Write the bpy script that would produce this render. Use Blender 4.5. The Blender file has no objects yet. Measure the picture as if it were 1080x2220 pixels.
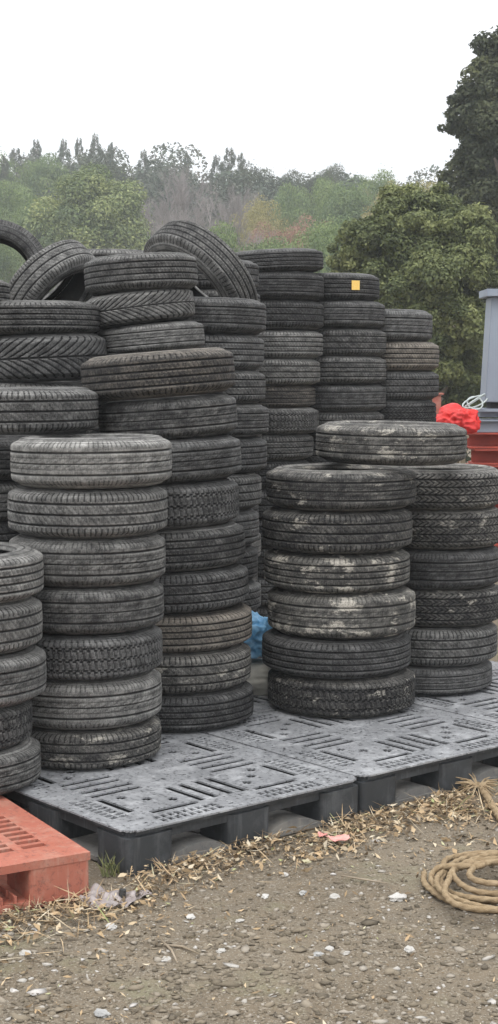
import bpy, bmesh, math, random
import numpy as np
from mathutils import Vector, Matrix, noise
R = math.radians
rng = np.random.default_rng(7)
random.seed(7)
sc = bpy.context.scene
COL = sc.collection

# ------------------------------------------------------------------ camera
F = 3400.0; TH = math.atan(310.0 / F); CH = 1.65
cam_d = bpy.data.cameras.new('camera'); cam = bpy.data.objects.new('camera', cam_d); COL.objects.link(cam)
cam.location = (0, 0, CH); cam.rotation_euler = (math.pi/2 - TH, 0, 0)
cam_d.sensor_fit = 'VERTICAL'; cam_d.sensor_height = 36; cam_d.lens = 36 * F / 2220
cam_d.clip_end = 2000; cam_d.clip_start = .1
sc.camera = cam
def ray(x, y):
    dx = (x - 540) / F; dy = -(y - 1110) / F
    return Vector((dx, math.cos(TH) + dy * math.sin(TH), -math.sin(TH) + dy * math.cos(TH)))
def at(x, y, Y):                      # world point at depth Y
    d = ray(x, y); return Vector((0, 0, CH)) + d * (Y / d.y)
def on(x, y, z=0.0):                  # world point on the plane of height z
    d = ray(x, y); return Vector((0, 0, CH)) + d * ((z - CH) / d.z)

# ------------------------------------------------------------------ helpers
def mesh_np(name, V, Fc, mat=None, parent=None, smooth=False, attrs=None, mats=None, mi=None, link=True):
    me = bpy.data.meshes.new(name)
    V = np.asarray(V, dtype=np.float32).reshape(-1, 3)
    if isinstance(Fc, np.ndarray) and Fc.ndim == 2:
        n, k = Fc.shape
        me.vertices.add(len(V)); me.vertices.foreach_set('co', V.ravel())
        me.loops.add(n * k); me.loops.foreach_set('vertex_index', Fc.astype(np.int32).ravel())
        me.polygons.add(n); me.polygons.foreach_set('loop_start', np.arange(0, n * k, k, dtype=np.int32))
        me.update(calc_edges=True); me.validate()
    else:
        me.from_pydata([tuple(map(float, v)) for v in V], [], [tuple(map(int, f)) for f in Fc])
    for m in (mats or [mat]):
        if m: me.materials.append(m)
    if mi is not None: me.polygons.foreach_set('material_index', np.asarray(mi, dtype=np.int32))
    if smooth: me.polygons.foreach_set('use_smooth', np.ones(len(me.polygons), dtype=bool))
    for an, (dom, arr) in (attrs or {}).items():
        a = me.attributes.new(an, 'FLOAT', dom); a.data.foreach_set('value', np.asarray(arr, dtype=np.float32))
    me.update()
    o = bpy.data.objects.new(name, me)
    if link: COL.objects.link(o)
    if parent: o.parent = parent
    return o
def empty(name, loc=(0, 0, 0)):
    o = bpy.data.objects.new(name, None); COL.objects.link(o); o.location = loc; o.empty_display_size = .1
    return o
def tag(o, label, cat, group=None, kind=None):
    if label: o['label'] = label
    if cat: o['category'] = cat
    if group: o['group'] = group
    if kind: o['kind'] = kind
    return o
def copy_tree(o, parent=None):
    c = o.copy(); COL.objects.link(c); c.parent = parent
    for ch in [k for k in KIDS.get(o.name, [])]:
        copy_tree(ch, c)
    return c
KIDS = {}
def reg(root):
    def walk(o):
        KIDS[o.name] = [c for c in bpy.data.objects if c.parent == o]
        for c in KIDS[o.name]: walk(c)
    walk(root)
class MB:
    def __init__(s): s.v = []; s.f = []
    def box(s, x0, x1, y0, y1, z0, z1):
        b = len(s.v)
        s.v += [(x0,y0,z0),(x1,y0,z0),(x1,y1,z0),(x0,y1,z0),(x0,y0,z1),(x1,y0,z1),(x1,y1,z1),(x0,y1,z1)]
        s.f += [(b,b+3,b+2,b+1),(b+4,b+5,b+6,b+7),(b,b+1,b+5,b+4),(b+1,b+2,b+6,b+5),(b+2,b+3,b+7,b+6),(b+3,b,b+4,b+7)]
    def rbox(s, x0, x1, y0, y1, z0, z1, r=.02, n=4, taper=0.0):   # box with rounded vertical edges
        ring = []
        for cx, cy, a0 in ((x1-r,y1-r,0),(x0+r,y1-r,90),(x0+r,y0+r,180),(x1-r,y0+r,270)):
            for i in range(n+1):
                a = R(a0 + 90*i/n); ring.append((cx+r*math.cos(a), cy+r*math.sin(a)))
        b = len(s.v); m = len(ring); mx, my = (x0+x1)/2, (y0+y1)/2
        for z, t in ((z0, 1-taper), (z1, 1)):
            s.v += [(mx+(x-mx)*t, my+(y-my)*t, z) for x, y in ring]
        for i in range(m): j = (i+1) % m; s.f.append((b+i, b+j, b+m+j, b+m+i))
        s.f.append(tuple(b+m-1-i for i in range(m))); s.f.append(tuple(b+m+i for i in range(m)))
    def tube(s, pts, rads, k=6, cap=True):
        b = len(s.v); pts = [Vector(p) for p in pts]; n = len(pts)
        up = Vector((0.13, .27, .95))
        for i, p in enumerate(pts):
            t = (pts[min(i+1, n-1)] - pts[max(i-1, 0)]).normalized()
            a = t.cross(up)
            if a.length < .05: a = t.cross(Vector((1, 0, 0)))
            a.normalize(); c = t.cross(a)
            for j in range(k):
                an = 2*math.pi*j/k; q = p + (a*math.cos(an) + c*math.sin(an))*rads[i]; s.v.append(tuple(q))
        for i in range(n-1):
            for j in range(k):
                j2 = (j+1) % k; s.f.append((b+i*k+j, b+i*k+j2, b+(i+1)*k+j2, b+(i+1)*k+j))
        if cap: s.f.append(tuple(b+k-1-j for j in range(k))); s.f.append(tuple(b+(n-1)*k+j for j in range(k)))
    def build(s, name, mat, parent=None, smooth=False, bevel=0):
        me = bpy.data.meshes.new(name); me.from_pydata(s.v, [], s.f); me.update()
        if bevel:
            bm = bmesh.new(); bm.from_mesh(me)
            es = [e for e in bm.edges if len(e.link_faces) == 2 and e.calc_face_angle() > R(50)]
            bmesh.ops.bevel(bm, geom=es, offset=bevel, segments=2, affect='EDGES', clamp_overlap=True)
            bm.to_mesh(me); bm.free()
        if mat: me.materials.append(mat)
        if smooth:
            for p in me.polygons: p.use_smooth = True
        o = bpy.data.objects.new(name, me); COL.objects.link(o)
        if parent: o.parent = parent
        return o

# ------------------------------------------------------------------ materials
class NT:
    def __init__(s, name):
        s.m = bpy.data.materials.new(name); s.m.use_nodes = True; s.t = s.m.node_tree; s.t.nodes.clear()
        s.out = s.n('ShaderNodeOutputMaterial'); s.b = s.n('ShaderNodeBsdfPrincipled')
        s.l(s.b.outputs[0], s.out.inputs['Surface'])
    def n(s, t, **k):
        x = s.t.nodes.new(t)
        for a, v in k.items(): setattr(x, a, v)
        return x
    def l(s, a, b): s.t.links.new(a, b)
    def val(s, sock, v):
        if isinstance(v, bpy.types.NodeSocket): s.l(v, sock)
        elif v is not None: sock.default_value = v
    def noise(s, vec, scale, detail=4, rough=.6, dist=0):
        x = s.n('ShaderNodeTexNoise'); x.inputs['Scale'].default_value = scale; x.inputs['Detail'].default_value = detail
        x.inputs['Roughness'].default_value = rough; x.inputs['Distortion'].default_value = dist
        if vec: s.l(vec, x.inputs['Vector'])
        return x.outputs['Fac']
    def math(s, op, a, b=None, clamp=False):
        x = s.n('ShaderNodeMath', operation=op); x.use_clamp = clamp; s.val(x.inputs[0], a)
        if b is not None: s.val(x.inputs[1], b)
        return x.outputs[0]
    def ramp(s, fac, stops, interp='LINEAR'):
        x = s.n('ShaderNodeValToRGB'); e = x.color_ramp.elements; x.color_ramp.interpolation = interp
        while len(e) < len(stops): e.new(.5)
        for k, (p, c) in enumerate(stops):
            e[k].position = p; e[k].color = (c if len(c) == 4 else (*c, 1)) if not isinstance(c, float) else (c, c, c, 1)
        s.l(fac, x.inputs[0]); return x.outputs[0]
    def mix(s, fac, a, b):
        x = s.n('ShaderNodeMix', data_type='RGBA'); s.val(x.inputs[0], fac)
        for i, v in ((6, a), (7, b)):
            if isinstance(v, tuple): v = (*v, 1) if len(v) == 3 else v
            s.val(x.inputs[i], v)
        return x.outputs[2]
    def vmul(s, vec, v):
        x = s.n('ShaderNodeVectorMath', operation='MULTIPLY'); s.l(vec, x.inputs[0]); x.inputs[1].default_value = v; return x.outputs[0]
    def vadd(s, a, b):
        x = s.n('ShaderNodeVectorMath', operation='ADD'); s.l(a, x.inputs[0]); s.l(b, x.inputs[1]); return x.outputs[0]
    def obj(s, rnd=0.0):
        tc = s.n('ShaderNodeTexCoord').outputs['Object']
        if rnd:
            oi = s.n('ShaderNodeObjectInfo'); q = s.n('ShaderNodeCombineXYZ'); r = s.math('MULTIPLY', oi.outputs['Random'], rnd)
            for i in range(3): s.l(r, q.inputs[i])
            return s.vadd(tc, q.outputs[0])
        return tc
    def bump(s, h, strength=.3, dist=.01):
        x = s.n('ShaderNodeBump'); x.inputs['Strength'].default_value = strength; x.inputs['Distance'].default_value = dist
        s.l(h, x.inputs['Height']); s.l(x.outputs[0], s.b.inputs['Normal'])
    def set(s, col=None, rough=None, spec=None, metal=None):
        if isinstance(col, tuple): s.b.inputs['Base Color'].default_value = (*col, 1)
        elif col is not None: s.l(col, s.b.inputs['Base Color'])
        s.val(s.b.inputs['Roughness'], rough); s.val(s.b.inputs['Specular IOR Level'], spec); s.val(s.b.inputs['Metallic'], metal)
        return s.m
def attr(t, name):
    a = t.n('ShaderNodeAttribute'); a.attribute_name = name; return a.outputs['Fac']

def tyre_mat(name, dust, level, spread, patch=0.0, patchcol=(.42, .39, .33), rubber=(.014, .014, .015)):
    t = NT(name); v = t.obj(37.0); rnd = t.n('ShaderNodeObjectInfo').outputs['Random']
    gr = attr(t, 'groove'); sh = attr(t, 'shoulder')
    big = t.noise(v, 5.5, 3, .65); mid = t.noise(v, 26, 4, .7)
    strk = t.noise(t.vmul(v, (85, 85, 8)), 1.0, 3, .7); fine = t.noise(v, 170, 2, .8)
    f = t.math('ADD', t.math('MULTIPLY', big, .9*spread), t.math('MULTIPLY', mid, .35*spread))
    f = t.math('ADD', f, t.math('MULTIPLY', strk, .75*spread)); f = t.math('ADD', f, t.math('MULTIPLY', fine, 1.1*spread))
    f = t.math('ADD', f, level - 1.55*spread); f = t.math('ADD', f, t.math('MULTIPLY', t.math('SUBTRACT', rnd, .5), .34))
    f = t.math('ADD', f, t.math('MULTIPLY', sh, .22))
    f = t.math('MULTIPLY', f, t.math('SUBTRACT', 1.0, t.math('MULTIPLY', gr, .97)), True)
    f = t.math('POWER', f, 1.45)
    c = t.mix(f, rubber, dust)
    spk = t.ramp(t.noise(v, 95, 2, .7), [(.62, 0.0), (.69, 1.0)])
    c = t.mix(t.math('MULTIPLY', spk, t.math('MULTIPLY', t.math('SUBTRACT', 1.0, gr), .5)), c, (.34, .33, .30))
    if patch:
        pz = t.noise(t.vmul(v, (1, 1, 1.3)), 2.6, 8, .74, .3)
        p = t.ramp(pz, [(.585 - .06*patch, 0.0), (.625 - .05*patch, 1.0)])
        p2 = t.ramp(t.noise(v, 60, 3, .8), [(.36, 0.0), (.50, 1.0)])
        p = t.math('MULTIPLY', p, p2); p = t.math('MULTIPLY', p, t.math('SUBTRACT', .9, t.math('MULTIPLY', gr, .85)))
        c = t.mix(p, c, patchcol)
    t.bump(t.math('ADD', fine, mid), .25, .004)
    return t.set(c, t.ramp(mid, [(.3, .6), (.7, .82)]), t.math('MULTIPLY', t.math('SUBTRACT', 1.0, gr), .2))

DUST = (.31, .307, .297)
M = {}
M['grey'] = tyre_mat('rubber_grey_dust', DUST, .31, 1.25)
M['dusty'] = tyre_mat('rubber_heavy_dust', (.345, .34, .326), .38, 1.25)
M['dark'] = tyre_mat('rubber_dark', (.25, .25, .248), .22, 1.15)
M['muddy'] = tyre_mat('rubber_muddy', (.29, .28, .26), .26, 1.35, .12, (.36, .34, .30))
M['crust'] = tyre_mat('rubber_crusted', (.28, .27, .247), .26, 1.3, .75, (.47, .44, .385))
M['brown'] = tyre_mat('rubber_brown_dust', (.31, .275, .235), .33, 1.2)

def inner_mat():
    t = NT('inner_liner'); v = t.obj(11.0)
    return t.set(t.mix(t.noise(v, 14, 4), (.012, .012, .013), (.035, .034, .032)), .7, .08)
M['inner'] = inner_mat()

def plastic(name, c0, c1, spots, rough=.42, scuff=(.3, .3, .31)):
    t = NT(name); v = t.obj(9.0)
    c = t.mix(t.noise(v, 3.2, 5, .65), c0, c1)
    stk = t.ramp(t.noise(t.vmul(v, (30, 30, 3)), 1, 3, .7), [(.56, 0.0), (.74, .7)])
    c = t.mix(stk, c, scuff)
    sp = t.ramp(t.noise(v, 62, 4, .75), [(.385, 1.0), (.45, 0.0)])
    c = t.mix(t.math('MULTIPLY', sp, spots), c, (.03, .03, .033))
    d = t.ramp(t.noise(v, 9, 5, .7), [(.5, 0.0), (.68, .5)])
    c = t.mix(d, c, scuff)
    t.bump(t.noise(v, 60, 3), .12, .004)
    return t.set(c, t.ramp(t.noise(v, 7, 3), [(.35, rough), (.65, rough+.25)]), .5)
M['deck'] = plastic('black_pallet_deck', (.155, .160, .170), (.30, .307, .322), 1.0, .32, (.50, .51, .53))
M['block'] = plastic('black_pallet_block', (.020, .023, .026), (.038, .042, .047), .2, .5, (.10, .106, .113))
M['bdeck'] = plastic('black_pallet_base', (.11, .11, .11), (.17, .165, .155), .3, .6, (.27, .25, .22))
M['red'] = plastic('faded_red_plastic', (.32, .088, .055), (.39, .145, .10), .35, .5, (.42, .26, .20))

def simple(name, c0, c1, scale=8, rough=.7, spec=.4, metal=0, bump=.2, bs=40):
    t = NT(name); v = t.obj(5.0)
    c = t.mix(t.ramp(t.noise(v, scale, 5, .65), [(.35, 0.0), (.65, 1.0)]), c0, c1)
    t.bump(t.noise(v, bs, 4), bump, .01)
    return t.set(c, rough, spec, metal)
M['redsteel'] = simple('red_oxide_steel', (.42, .075, .05), (.30, .06, .045), 6, .6)
M['bluesteel'] = simple('grey_blue_paint', (.27, .31, .37), (.235, .27, .33), 3, .5, bump=.05)
M['darkgap'] = simple('dark_rubber_pad', (.02, .02, .022), (.04, .04, .045), 6, .8)
M['underside'] = simple('slot_shade_plastic', (.012, .012, .013), (.02, .02, .021), 6, .8, .03)  # black plastic taken near-black: the shade inside the deck slots is in the colour
M['redcloth'] = simple('red_tarp', (.72, .035, .03), (.58, .03, .03), 5, .5, bump=.5, bs=22)
M['clear'] = simple('clear_white_plastic', (.36, .42, .41), (.52, .56, .55), 8, .3, bump=.2)
M['bluetarp'] = simple('blue_tarp', (.10, .36, .66), (.32, .58, .82), 22, .45, bump=.4)
M['cream'] = simple('cream_sheet', (.72, .70, .62), (.58, .56, .50), 6, .7)
M['sticker'] = simple('yellow_sticker', (.80, .50, .08), (.85, .60, .22), 60, .6)
M['stickerw'] = simple('pale_sticker_panel', (.85, .72, .45), (.8, .62, .3), 60, .6)
M['bark'] = simple('bark', (.10, .085, .065), (.17, .15, .125), 9, .9, .2)
M['bare'] = simple('bare_twigs', (.20, .175, .165), (.28, .25, .24), 3, .9, .1)
M['barey'] = simple('bare_yellow_twigs', (.38, .34, .20), (.30, .24, .17), 3, .9, .1)
M['stone_w'] = simple('pale_stone', (.33, .315, .29), (.46, .45, .43), 18, .8)
M['stone_g'] = simple('grey_stone', (.24, .24, .24), (.36, .36, .35), 18, .8)
M['scrap'] = simple('greyish_plastic_film', (.20, .175, .17), (.31, .27, .265), 9, .35, .5)
M['pinkscrap'] = simple('pink_plastic_scrap', (.55, .20, .18), (.62, .33, .29), 12, .6)
M['blackscrap'] = simple('black_cap', (.02, .02, .02), (.05, .05, .05), 12, .5)
M['wood'] = simple('weathered_timber', (.20, .16, .11), (.30, .25, .19), 9, .85)
M['rim'] = simple('pale_bead_edge', (.42, .42, .42), (.3, .3, .3), 30, .6)

def leaf_mat(name, cols, scale=1.4):
    t = NT(name); v = t.n('ShaderNodeTexCoord').outputs['Object']; r = attr(t, 'rnd')
    f = t.math('ADD', t.math('MULTIPLY', t.noise(v, scale, 3, .6), .9), t.math('MULTIPLY', r, .45)); f = t.math('SUBTRACT', f, .18)
    c = t.ramp(f, [(i/(len(cols)-1)*.7+.15, c) for i, c in enumerate(cols)])
    tr = t.n('ShaderNodeBsdfTranslucent'); t.l(c, tr.inputs[0]); mx = t.n('ShaderNodeMixShader'); mx.inputs[0].default_value = .22
    t.l(t.b.outputs[0], mx.inputs[1]); t.l(tr.outputs[0], mx.inputs[2]); t.l(mx.outputs[0], t.out.inputs['Surface'])
    return t.set(c, .6, .18)
M['leaf_near'] = leaf_mat('glossy_evergreen_leaf', [(.042, .055, .026), (.095, .118, .05), (.195, .22, .09), (.33, .345, .15)], 1.3)
M['leaf_dark'] = leaf_mat('dark_evergreen_leaf', [(0.029, 0.038, 0.025), (0.048, 0.06, 0.034), (0.086, 0.098, 0.052), (0.138, 0.149, 0.069)], .8)
M['leaf_round'] = leaf_mat('round_tree_leaf', [(.06, .09, .05), (.135, .18, .08), (.26, .30, .125), (.42, .44, .19)], .5)
M['leaf_con'] = leaf_mat('conifer_needles', [(0.068, 0.087, 0.068), (0.098, 0.117, 0.083), (0.15, 0.15, 0.105), (0.225, 0.18, 0.128)], .4)
M['leaf_mid'] = leaf_mat('hill_tree_leaf', [(0.064, 0.104, 0.056), (0.12, 0.176, 0.072), (0.208, 0.272, 0.096), (0.32, 0.352, 0.144)], .5)
M['leaf_far'] = leaf_mat('far_wood_leaf', [(.055, .075, .06), (.09, .115, .08), (.15, .155, .12), (.21, .185, .16)], .16)
M['leaf_yel'] = leaf_mat('yellowish_leaf', [(0.175, 0.163, 0.062), (0.275, 0.25, 0.088), (0.4, 0.35, 0.15), (0.5, 0.413, 0.225)], .5)
M['leaf_rust'] = leaf_mat('rust_bracken', [(.20, .10, .07), (.28, .15, .11), (.35, .22, .16), (.3, .26, .14)], .7)

# ------------------------------------------------------------------ tyre meshes
def tread_depth(kind, zn, th):
    """zn -1..1 across the tread, th angle; recess depth 0..1"""
    d = np.zeros_like(zn)
    def groove(c, w): return np.clip(1.25 - np.abs(zn - c) / w, 0, 1)
    def comb(ph, duty): p = np.mod(ph, 1.0); return (p < duty).astype(float)
    az = np.abs(zn)
    if kind == 0:       # four straight grooves, notched shoulders
        for c in (-.56, -.18, .18, .56): d = np.maximum(d, groove(c, .05))
        d = np.maximum(d, .75 * comb(th*84/(2*math.pi) + zn*.4, .2) * (az > .72))
        d = np.maximum(d, .35 * comb(th*96/(2*math.pi) + zn*2.4, .2) * (az < .56))
    elif kind == 1:     # three grooves, slanted sipes
        for c in (-.5, 0, .5): d = np.maximum(d, groove(c, .055))
        d = np.maximum(d, .8 * comb(th*90/(2*math.pi), .2) * (az > .62))
        d = np.maximum(d, .38 * comb(th*74/(2*math.pi) + zn*3.0, .2) * (az < .62))
    elif kind == 2:     # swept directional tread
        sw = th*46/(2*math.pi) - np.power(az, .7)*3.4
        d = np.maximum(d, .85 * comb(sw, .24) * (az > .06)); d = np.maximum(d, groove(0, .05))
    elif kind == 3:     # chunky staggered blocks
        zz = .05*np.sign(np.sin(th*72))
        for c in (-.55, .0, .55): d = np.maximum(d, np.clip(1.25-np.abs(zn-c-zz)/.05, 0, 1))
        row = np.floor((zn+1)/.55)
        d = np.maximum(d, .6 * comb(th*80/(2*math.pi) + row*.5 + zn*.8, .22))
    elif kind == 4:     # fine ribs, few notches
        for c, w in ((-.50, .045), (0, .022), (.50, .045)): d = np.maximum(d, groove(c, w))
        for c in (-.26, .24): d = np.maximum(d, .5*groove(c, .018))
        d = np.maximum(d, .5 * comb(th*110/(2*math.pi), .22) * (az > .74))
        d = np.maximum(d, .22 * comb(th*50/(2*math.pi) - zn*4, .3) * (az < .3))
    elif kind == 5:     # herringbone winter tread
        d = np.maximum(d, .7 * comb(th*72/(2*math.pi) + np.abs(np.mod(zn*2.2+.5, 1)-.5)*2.2, .3))
        for c in (-.64, .64, -.22, .22): d = np.maximum(d, groove(c, .04))
    return d
NTH = 420
def make_tyre(kind, mat):
    """unit tyre: outer radius 1, height 1 (z -0.5..0.5); scaled on placing"""
    root = empty('tyre')
    th = np.linspace(0, 2*math.pi, NTH, endpoint=False)
    nz = 57; zn = np.linspace(-1, 1, nz)
    Z, T = np.meshgrid(zn, th, indexing='ij')
    crown = 1 - .012*np.abs(Z)**2 - .095*np.clip((np.abs(Z)-.74)/.26, 0, 1)**2
    dep = tread_depth(kind, Z, T)
    rad = crown - .024*dep*(.75 + .25*np.sin(T*2 + kind))
    zz = Z*.43
    # continue with inner liner: ring strip on the inside
    V = np.stack([rad*np.cos(T), rad*np.sin(T), zz], -1).reshape(-1, 3)
    i, j = np.meshgrid(np.arange(nz-1), np.arange(NTH), indexing='ij'); j2 = (j+1) % NTH
    Fq = np.stack([i*NTH+j, i*NTH+j2, (i+1)*NTH+j2, (i+1)*NTH+j], -1).reshape(-1, 4)
    mi = np.zeros(len(Fq)); g = dep.ravel(); 
    smax = np.max(np.stack([np.roll(dep, k, 0)*(np.roll(dep, k, 0) > .95) for k in (-3, -2, 2, 3)]), 0)
    shd = np.maximum(np.clip((np.abs(Z)-.68)/.25, 0, 1), .9*smax*(dep < .3)*(.5+.5*np.sin(T*3+kind*2))).ravel()
    prof = [(.945, -.40), (.93, -.34), (.925, -.2), (.925, 0), (.925, .2), (.93, .34), (.945, .40)]
    b = len(V); tc = th
    V2 = np.concatenate([np.stack([r*np.cos(tc), r*np.sin(tc), np.full_like(tc, z)], -1) for r, z in prof])
    V = np.concatenate([V, V2]); g = np.concatenate([g, np.ones(len(V2))]); shd = np.concatenate([shd, np.zeros(len(V2))])
    i, j = np.meshgrid(np.arange(len(prof)-1), np.arange(NTH), indexing='ij'); j2 = (j+1) % NTH
    F2 = (b + np.stack([i*NTH+j, (i+1)*NTH+j, (i+1)*NTH+j2, i*NTH+j2], -1)).reshape(-1, 4)
    Fq = np.concatenate([Fq, F2]); mi = np.concatenate([mi, np.ones(len(F2))])
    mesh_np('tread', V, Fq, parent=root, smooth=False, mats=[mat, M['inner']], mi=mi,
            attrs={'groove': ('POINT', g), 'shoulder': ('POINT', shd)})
    for sgn in (-1, 1):     # sidewall with bead, moulded rings and inner side
        ns = 150; ts = np.linspace(0, 2*math.pi, ns, endpoint=False)
        P = [(.895, .43, 0), (.880, .456, 0), (.868, .466, .5), (.85, .480, 0), (.80, .497, 0), (.78, .494, .8), (.765, .50, 0), (.73, .490, 0), (.70, .468, 0), (.685, .462, .6),
             (.665, .43, 0), (.655, .40, 0), (.648, .37, .2), (.66, .345, 1), (.72, .36, 1), (.80, .42, 1), (.87, .41, 1), (.893, .38, 1)]
        V = np.concatenate([np.stack([r*np.cos(ts), r*np.sin(ts), np.full_like(ts, z*sgn)], -1) for r, z, _ in P])
        g = np.concatenate([np.full(ns, q) for *_, q in P]); s_ = np.concatenate([np.full(ns, .75 if q < .9 else 0) for *_, q in P])
        i, j = np.meshgrid(np.arange(len(P)-1), np.arange(ns), indexing='ij'); j2 = (j+1) % ns
        Fq = np.stack([i*ns+j, i*ns+j2, (i+1)*ns+j2, (i+1)*ns+j], -1).reshape(-1, 4)
        if sgn < 0: Fq = Fq[:, ::-1]
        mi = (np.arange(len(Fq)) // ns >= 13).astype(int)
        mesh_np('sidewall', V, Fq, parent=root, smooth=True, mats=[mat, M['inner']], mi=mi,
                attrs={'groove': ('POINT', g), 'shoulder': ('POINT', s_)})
    reg(root); return root
PROTO = {}; used = set()
TG = 'used tyres piled on the pallets'
def tyre(center, Rr, W, kind, mat, label, roll=0, pitch=0, group=TG, spin=None, axis=None):
    key = (kind, mat)
    if key not in PROTO: PROTO[key] = make_tyre(kind, M[mat])
    o = PROTO[key] if key not in used else copy_tree(PROTO[key])
    used.add(key)
    sp = random.uniform(0, 360) if spin is None else spin
    m = Matrix.Rotation(R(-roll), 4, 'Y') @ Matrix.Rotation(R(pitch), 4, 'X') @ Matrix.Rotation(R(sp), 4, 'Z')
    if axis is not None: m = Vector(axis).to_track_quat('Z', 'Y').to_matrix().to_4x4() @ Matrix.Rotation(R(sp), 4, 'Z')
    o.rotation_euler = m.to_euler(); o.location = center; o.scale = (Rr, Rr, W)
    tag(o, label, 'tyre', group); return o
ORD = ['', 'first', 'second', 'third', 'fourth', 'fifth', 'sixth', 'seventh', 'eighth', 'ninth', 'tenth', 'eleventh', 'twelfth', 'thirteenth', 'fourteenth', 'fifteenth', 'sixteenth']
LOOK = {'grey': 'dusty grey', 'dusty': 'pale dusty', 'dark': 'dark', 'muddy': 'mud-flecked', 'crust': 'white-crusted', 'brown': 'brown-dusted'}
TRD = ['straight-grooved', 'slant-siped', 'swept-tread', 'block-tread', 'fine-ribbed', 'herringbone']
def stack(desc, Y, rows, D, base, frm='bottom', group=None, fill=None):
    """rows bottom..top: (xc px, y bottom px, y top px, D or None, kind, mat, roll[, look]); pixels read on the tyre front.
    base: z of the support or None.  fill=(kind cycle) adds equal tyres under the first row down to base."""
    out = []
    zb = [at(540, r[1], Y - D/2).z for r in rows]; zt = [at(540, r[2], Y - D/2).z for r in rows]
    if fill:
        h = zb[0] - base; n = max(1, round(h/.182)); x0 = at(rows[0][0], rows[0][1], Y).x; w = h/n
        items = [((x0 + random.uniform(-.018, .018)), base+i*w, base+(i+1)*w, D*random.uniform(.97, 1.02), random.choice(fill), random.choice(['dark', 'grey', 'dark']), 0, None) for i in range(n)]
    else:
        items = []
        if base is not None: zb[0] = base
    for r, a, b in zip(rows, zb, zt):
        items.append((at(r[0], (r[1]+r[2])/2, Y).x, a, b, r[3] or D, r[4], r[5], r[6], r[7] if len(r) > 7 else None))
    N = len(items)
    for i in range(N-1):
        it = list(items[i]); nx = items[i+1]
        if i >= (N - len(rows)): it[2] = nx[1]
        items[i] = tuple(it)
    for i, (x, a, b, d, k, mt, roll, look) in enumerate(items):
        nth = i+1 if frm == 'bottom' else N-i
        pos = (('top' if nth == 1 else ORD[nth] + ' from the top') if frm == 'top' else ('bottom' if nth == 1 else ('top' if i == N-1 else ORD[nth] + ' from the bottom')))
        lab = f"{look or LOOK[mt]} tyre, {pos} in the {desc}"
        c = (x, Y + random.uniform(-.008, .008), (a+b)/2)
        o = tyre(c, d/2, (b-a)*1.005, k, mt, lab, roll, random.uniform(-.5, .5), group or 'tyres of the ' + desc)
        out.append(o)
    return out

PH = .15
# stack on the red pallet
stack('five-tyre stack standing on the red pallet', 5.60, [
    (-97, 1772, 1652, .625, 4, 'dusty', 0), (-112, 1652, 1552, .61, 3, 'grey', 0), (-88, 1552, 1437, .63, 4, 'grey', 0),
    (-96, 1437, 1322, .625, 1, 'dusty', 0), (-94, 1322, 1212, .625, 0, 'dusty', 0)], .625, PH)
# seven tyres at the near corner
stack('seven-tyre stack nearest the pallet corner', 6.03, [
    (184, 1692, 1592, .60, 1, 'muddy', 0, 'mud-spotted'), (183, 1592, 1483, .605, 4, 'dusty', 0), (186, 1483, 1383, .60, 3, 'dark', 0, 'dark speckled'), (187, 1383, 1281, .605, 4, 'grey', 0),
    (190, 1281, 1173, .605, 4, 'dusty', 0, 'pale shouldered'), (191, 1173, 1064, .615, 1, 'grey', 0, 'scuffed grey'), (199, 1064, 952, .618, 4, 'dusty', .6, 'pale fine-ribbed')], .61, PH)
# nine leaning to the left
stack('leaning nine-tyre stack', 6.66, [
    (387, 1606, 1512, .65, 0, 'dark', 0), (381, 1512, 1422, .65, 1, 'muddy', 0), (383, 1422, 1336, .65, 0, 'brown', .8), (375, 1336, 1246, .65, 1, 'dark', 1.5),
    (367, 1246, 1152, .65, 0, 'grey', 1.8), (355, 1152, 1052, .645, 3, 'dark', 1.8), (359, 1052, 954, .645, 4, 'dark', 3), (364, 956, 862, .59, 4, 'grey', 4),
    (343, 864, 762, .65, 0, 'brown', 4.6, 'brown tilted')], .65, PH)
# middle six
Cs = stack('six-tyre stack between pallet seams', 6.92, [
    (740, 1575, 1478, .66, 3, 'muddy', 0), (729, 1478, 1394, .665, 0, 'dark', 0), (740, 1394, 1292, .66, 4, 'crust', 0), (730, 1292, 1206, .65, 0, 'crust', 0, 'tan-crusted'),
    (731, 1206, 1112, .665, 1, 'muddy', 0), (739, 1112, 1022, .665, 4, 'muddy', 0)], .665, PH)
# stack at the right frame edge
stack('six-tyre stack at the frame edge', 7.38, [
    (924, 1533, 1452, .62, 4, 'dark', 0), (938, 1452, 1366, .61, 1, 'grey', 0), (948, 1366, 1283, .62, 5, 'muddy', 0), (946, 1283, 1196, .62, 4, 'dark', 0),
    (950, 1196, 1109, .62, 5, 'muddy', 0), (948, 1109, 1020, .62, 5, 'muddy', 0)], .62, PH)
zt = at(740, 1010, 6.75)
tyre((at(848, 960, 7.0).x, 7.0, (at(848, 1012, 6.68).z + at(848, 921, 6.68).z)/2), .336, .178, 4, 'muddy', 'muddy tyre lying across the tops of two six-tyre stacks', -.9, 0)
# stack right behind the leaning one
stack('tall stack behind the leaning nine', 8.05, [
    (441, 1340, 1275, .60, 1, 'dark', 0), (434, 1275, 1195, .60, 0, 'dark', 0), (436, 1195, 1112, .60, 4, 'dark', 0), (441, 1112, 1030, .60, 1, 'grey', 0), (453, 1030, 951, .60, 0, 'dark', 0),
    (456, 951, 878, .60, 4, 'grey', 0), (449, 878, 803, .60, 1, 'grey', 0), (446, 803, 724, .60, 0, 'dark', -.6), (448, 722, 643, .61, 4, 'dark', -1)], .60, PH, 'top', fill=[0, 1, 4])
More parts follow.
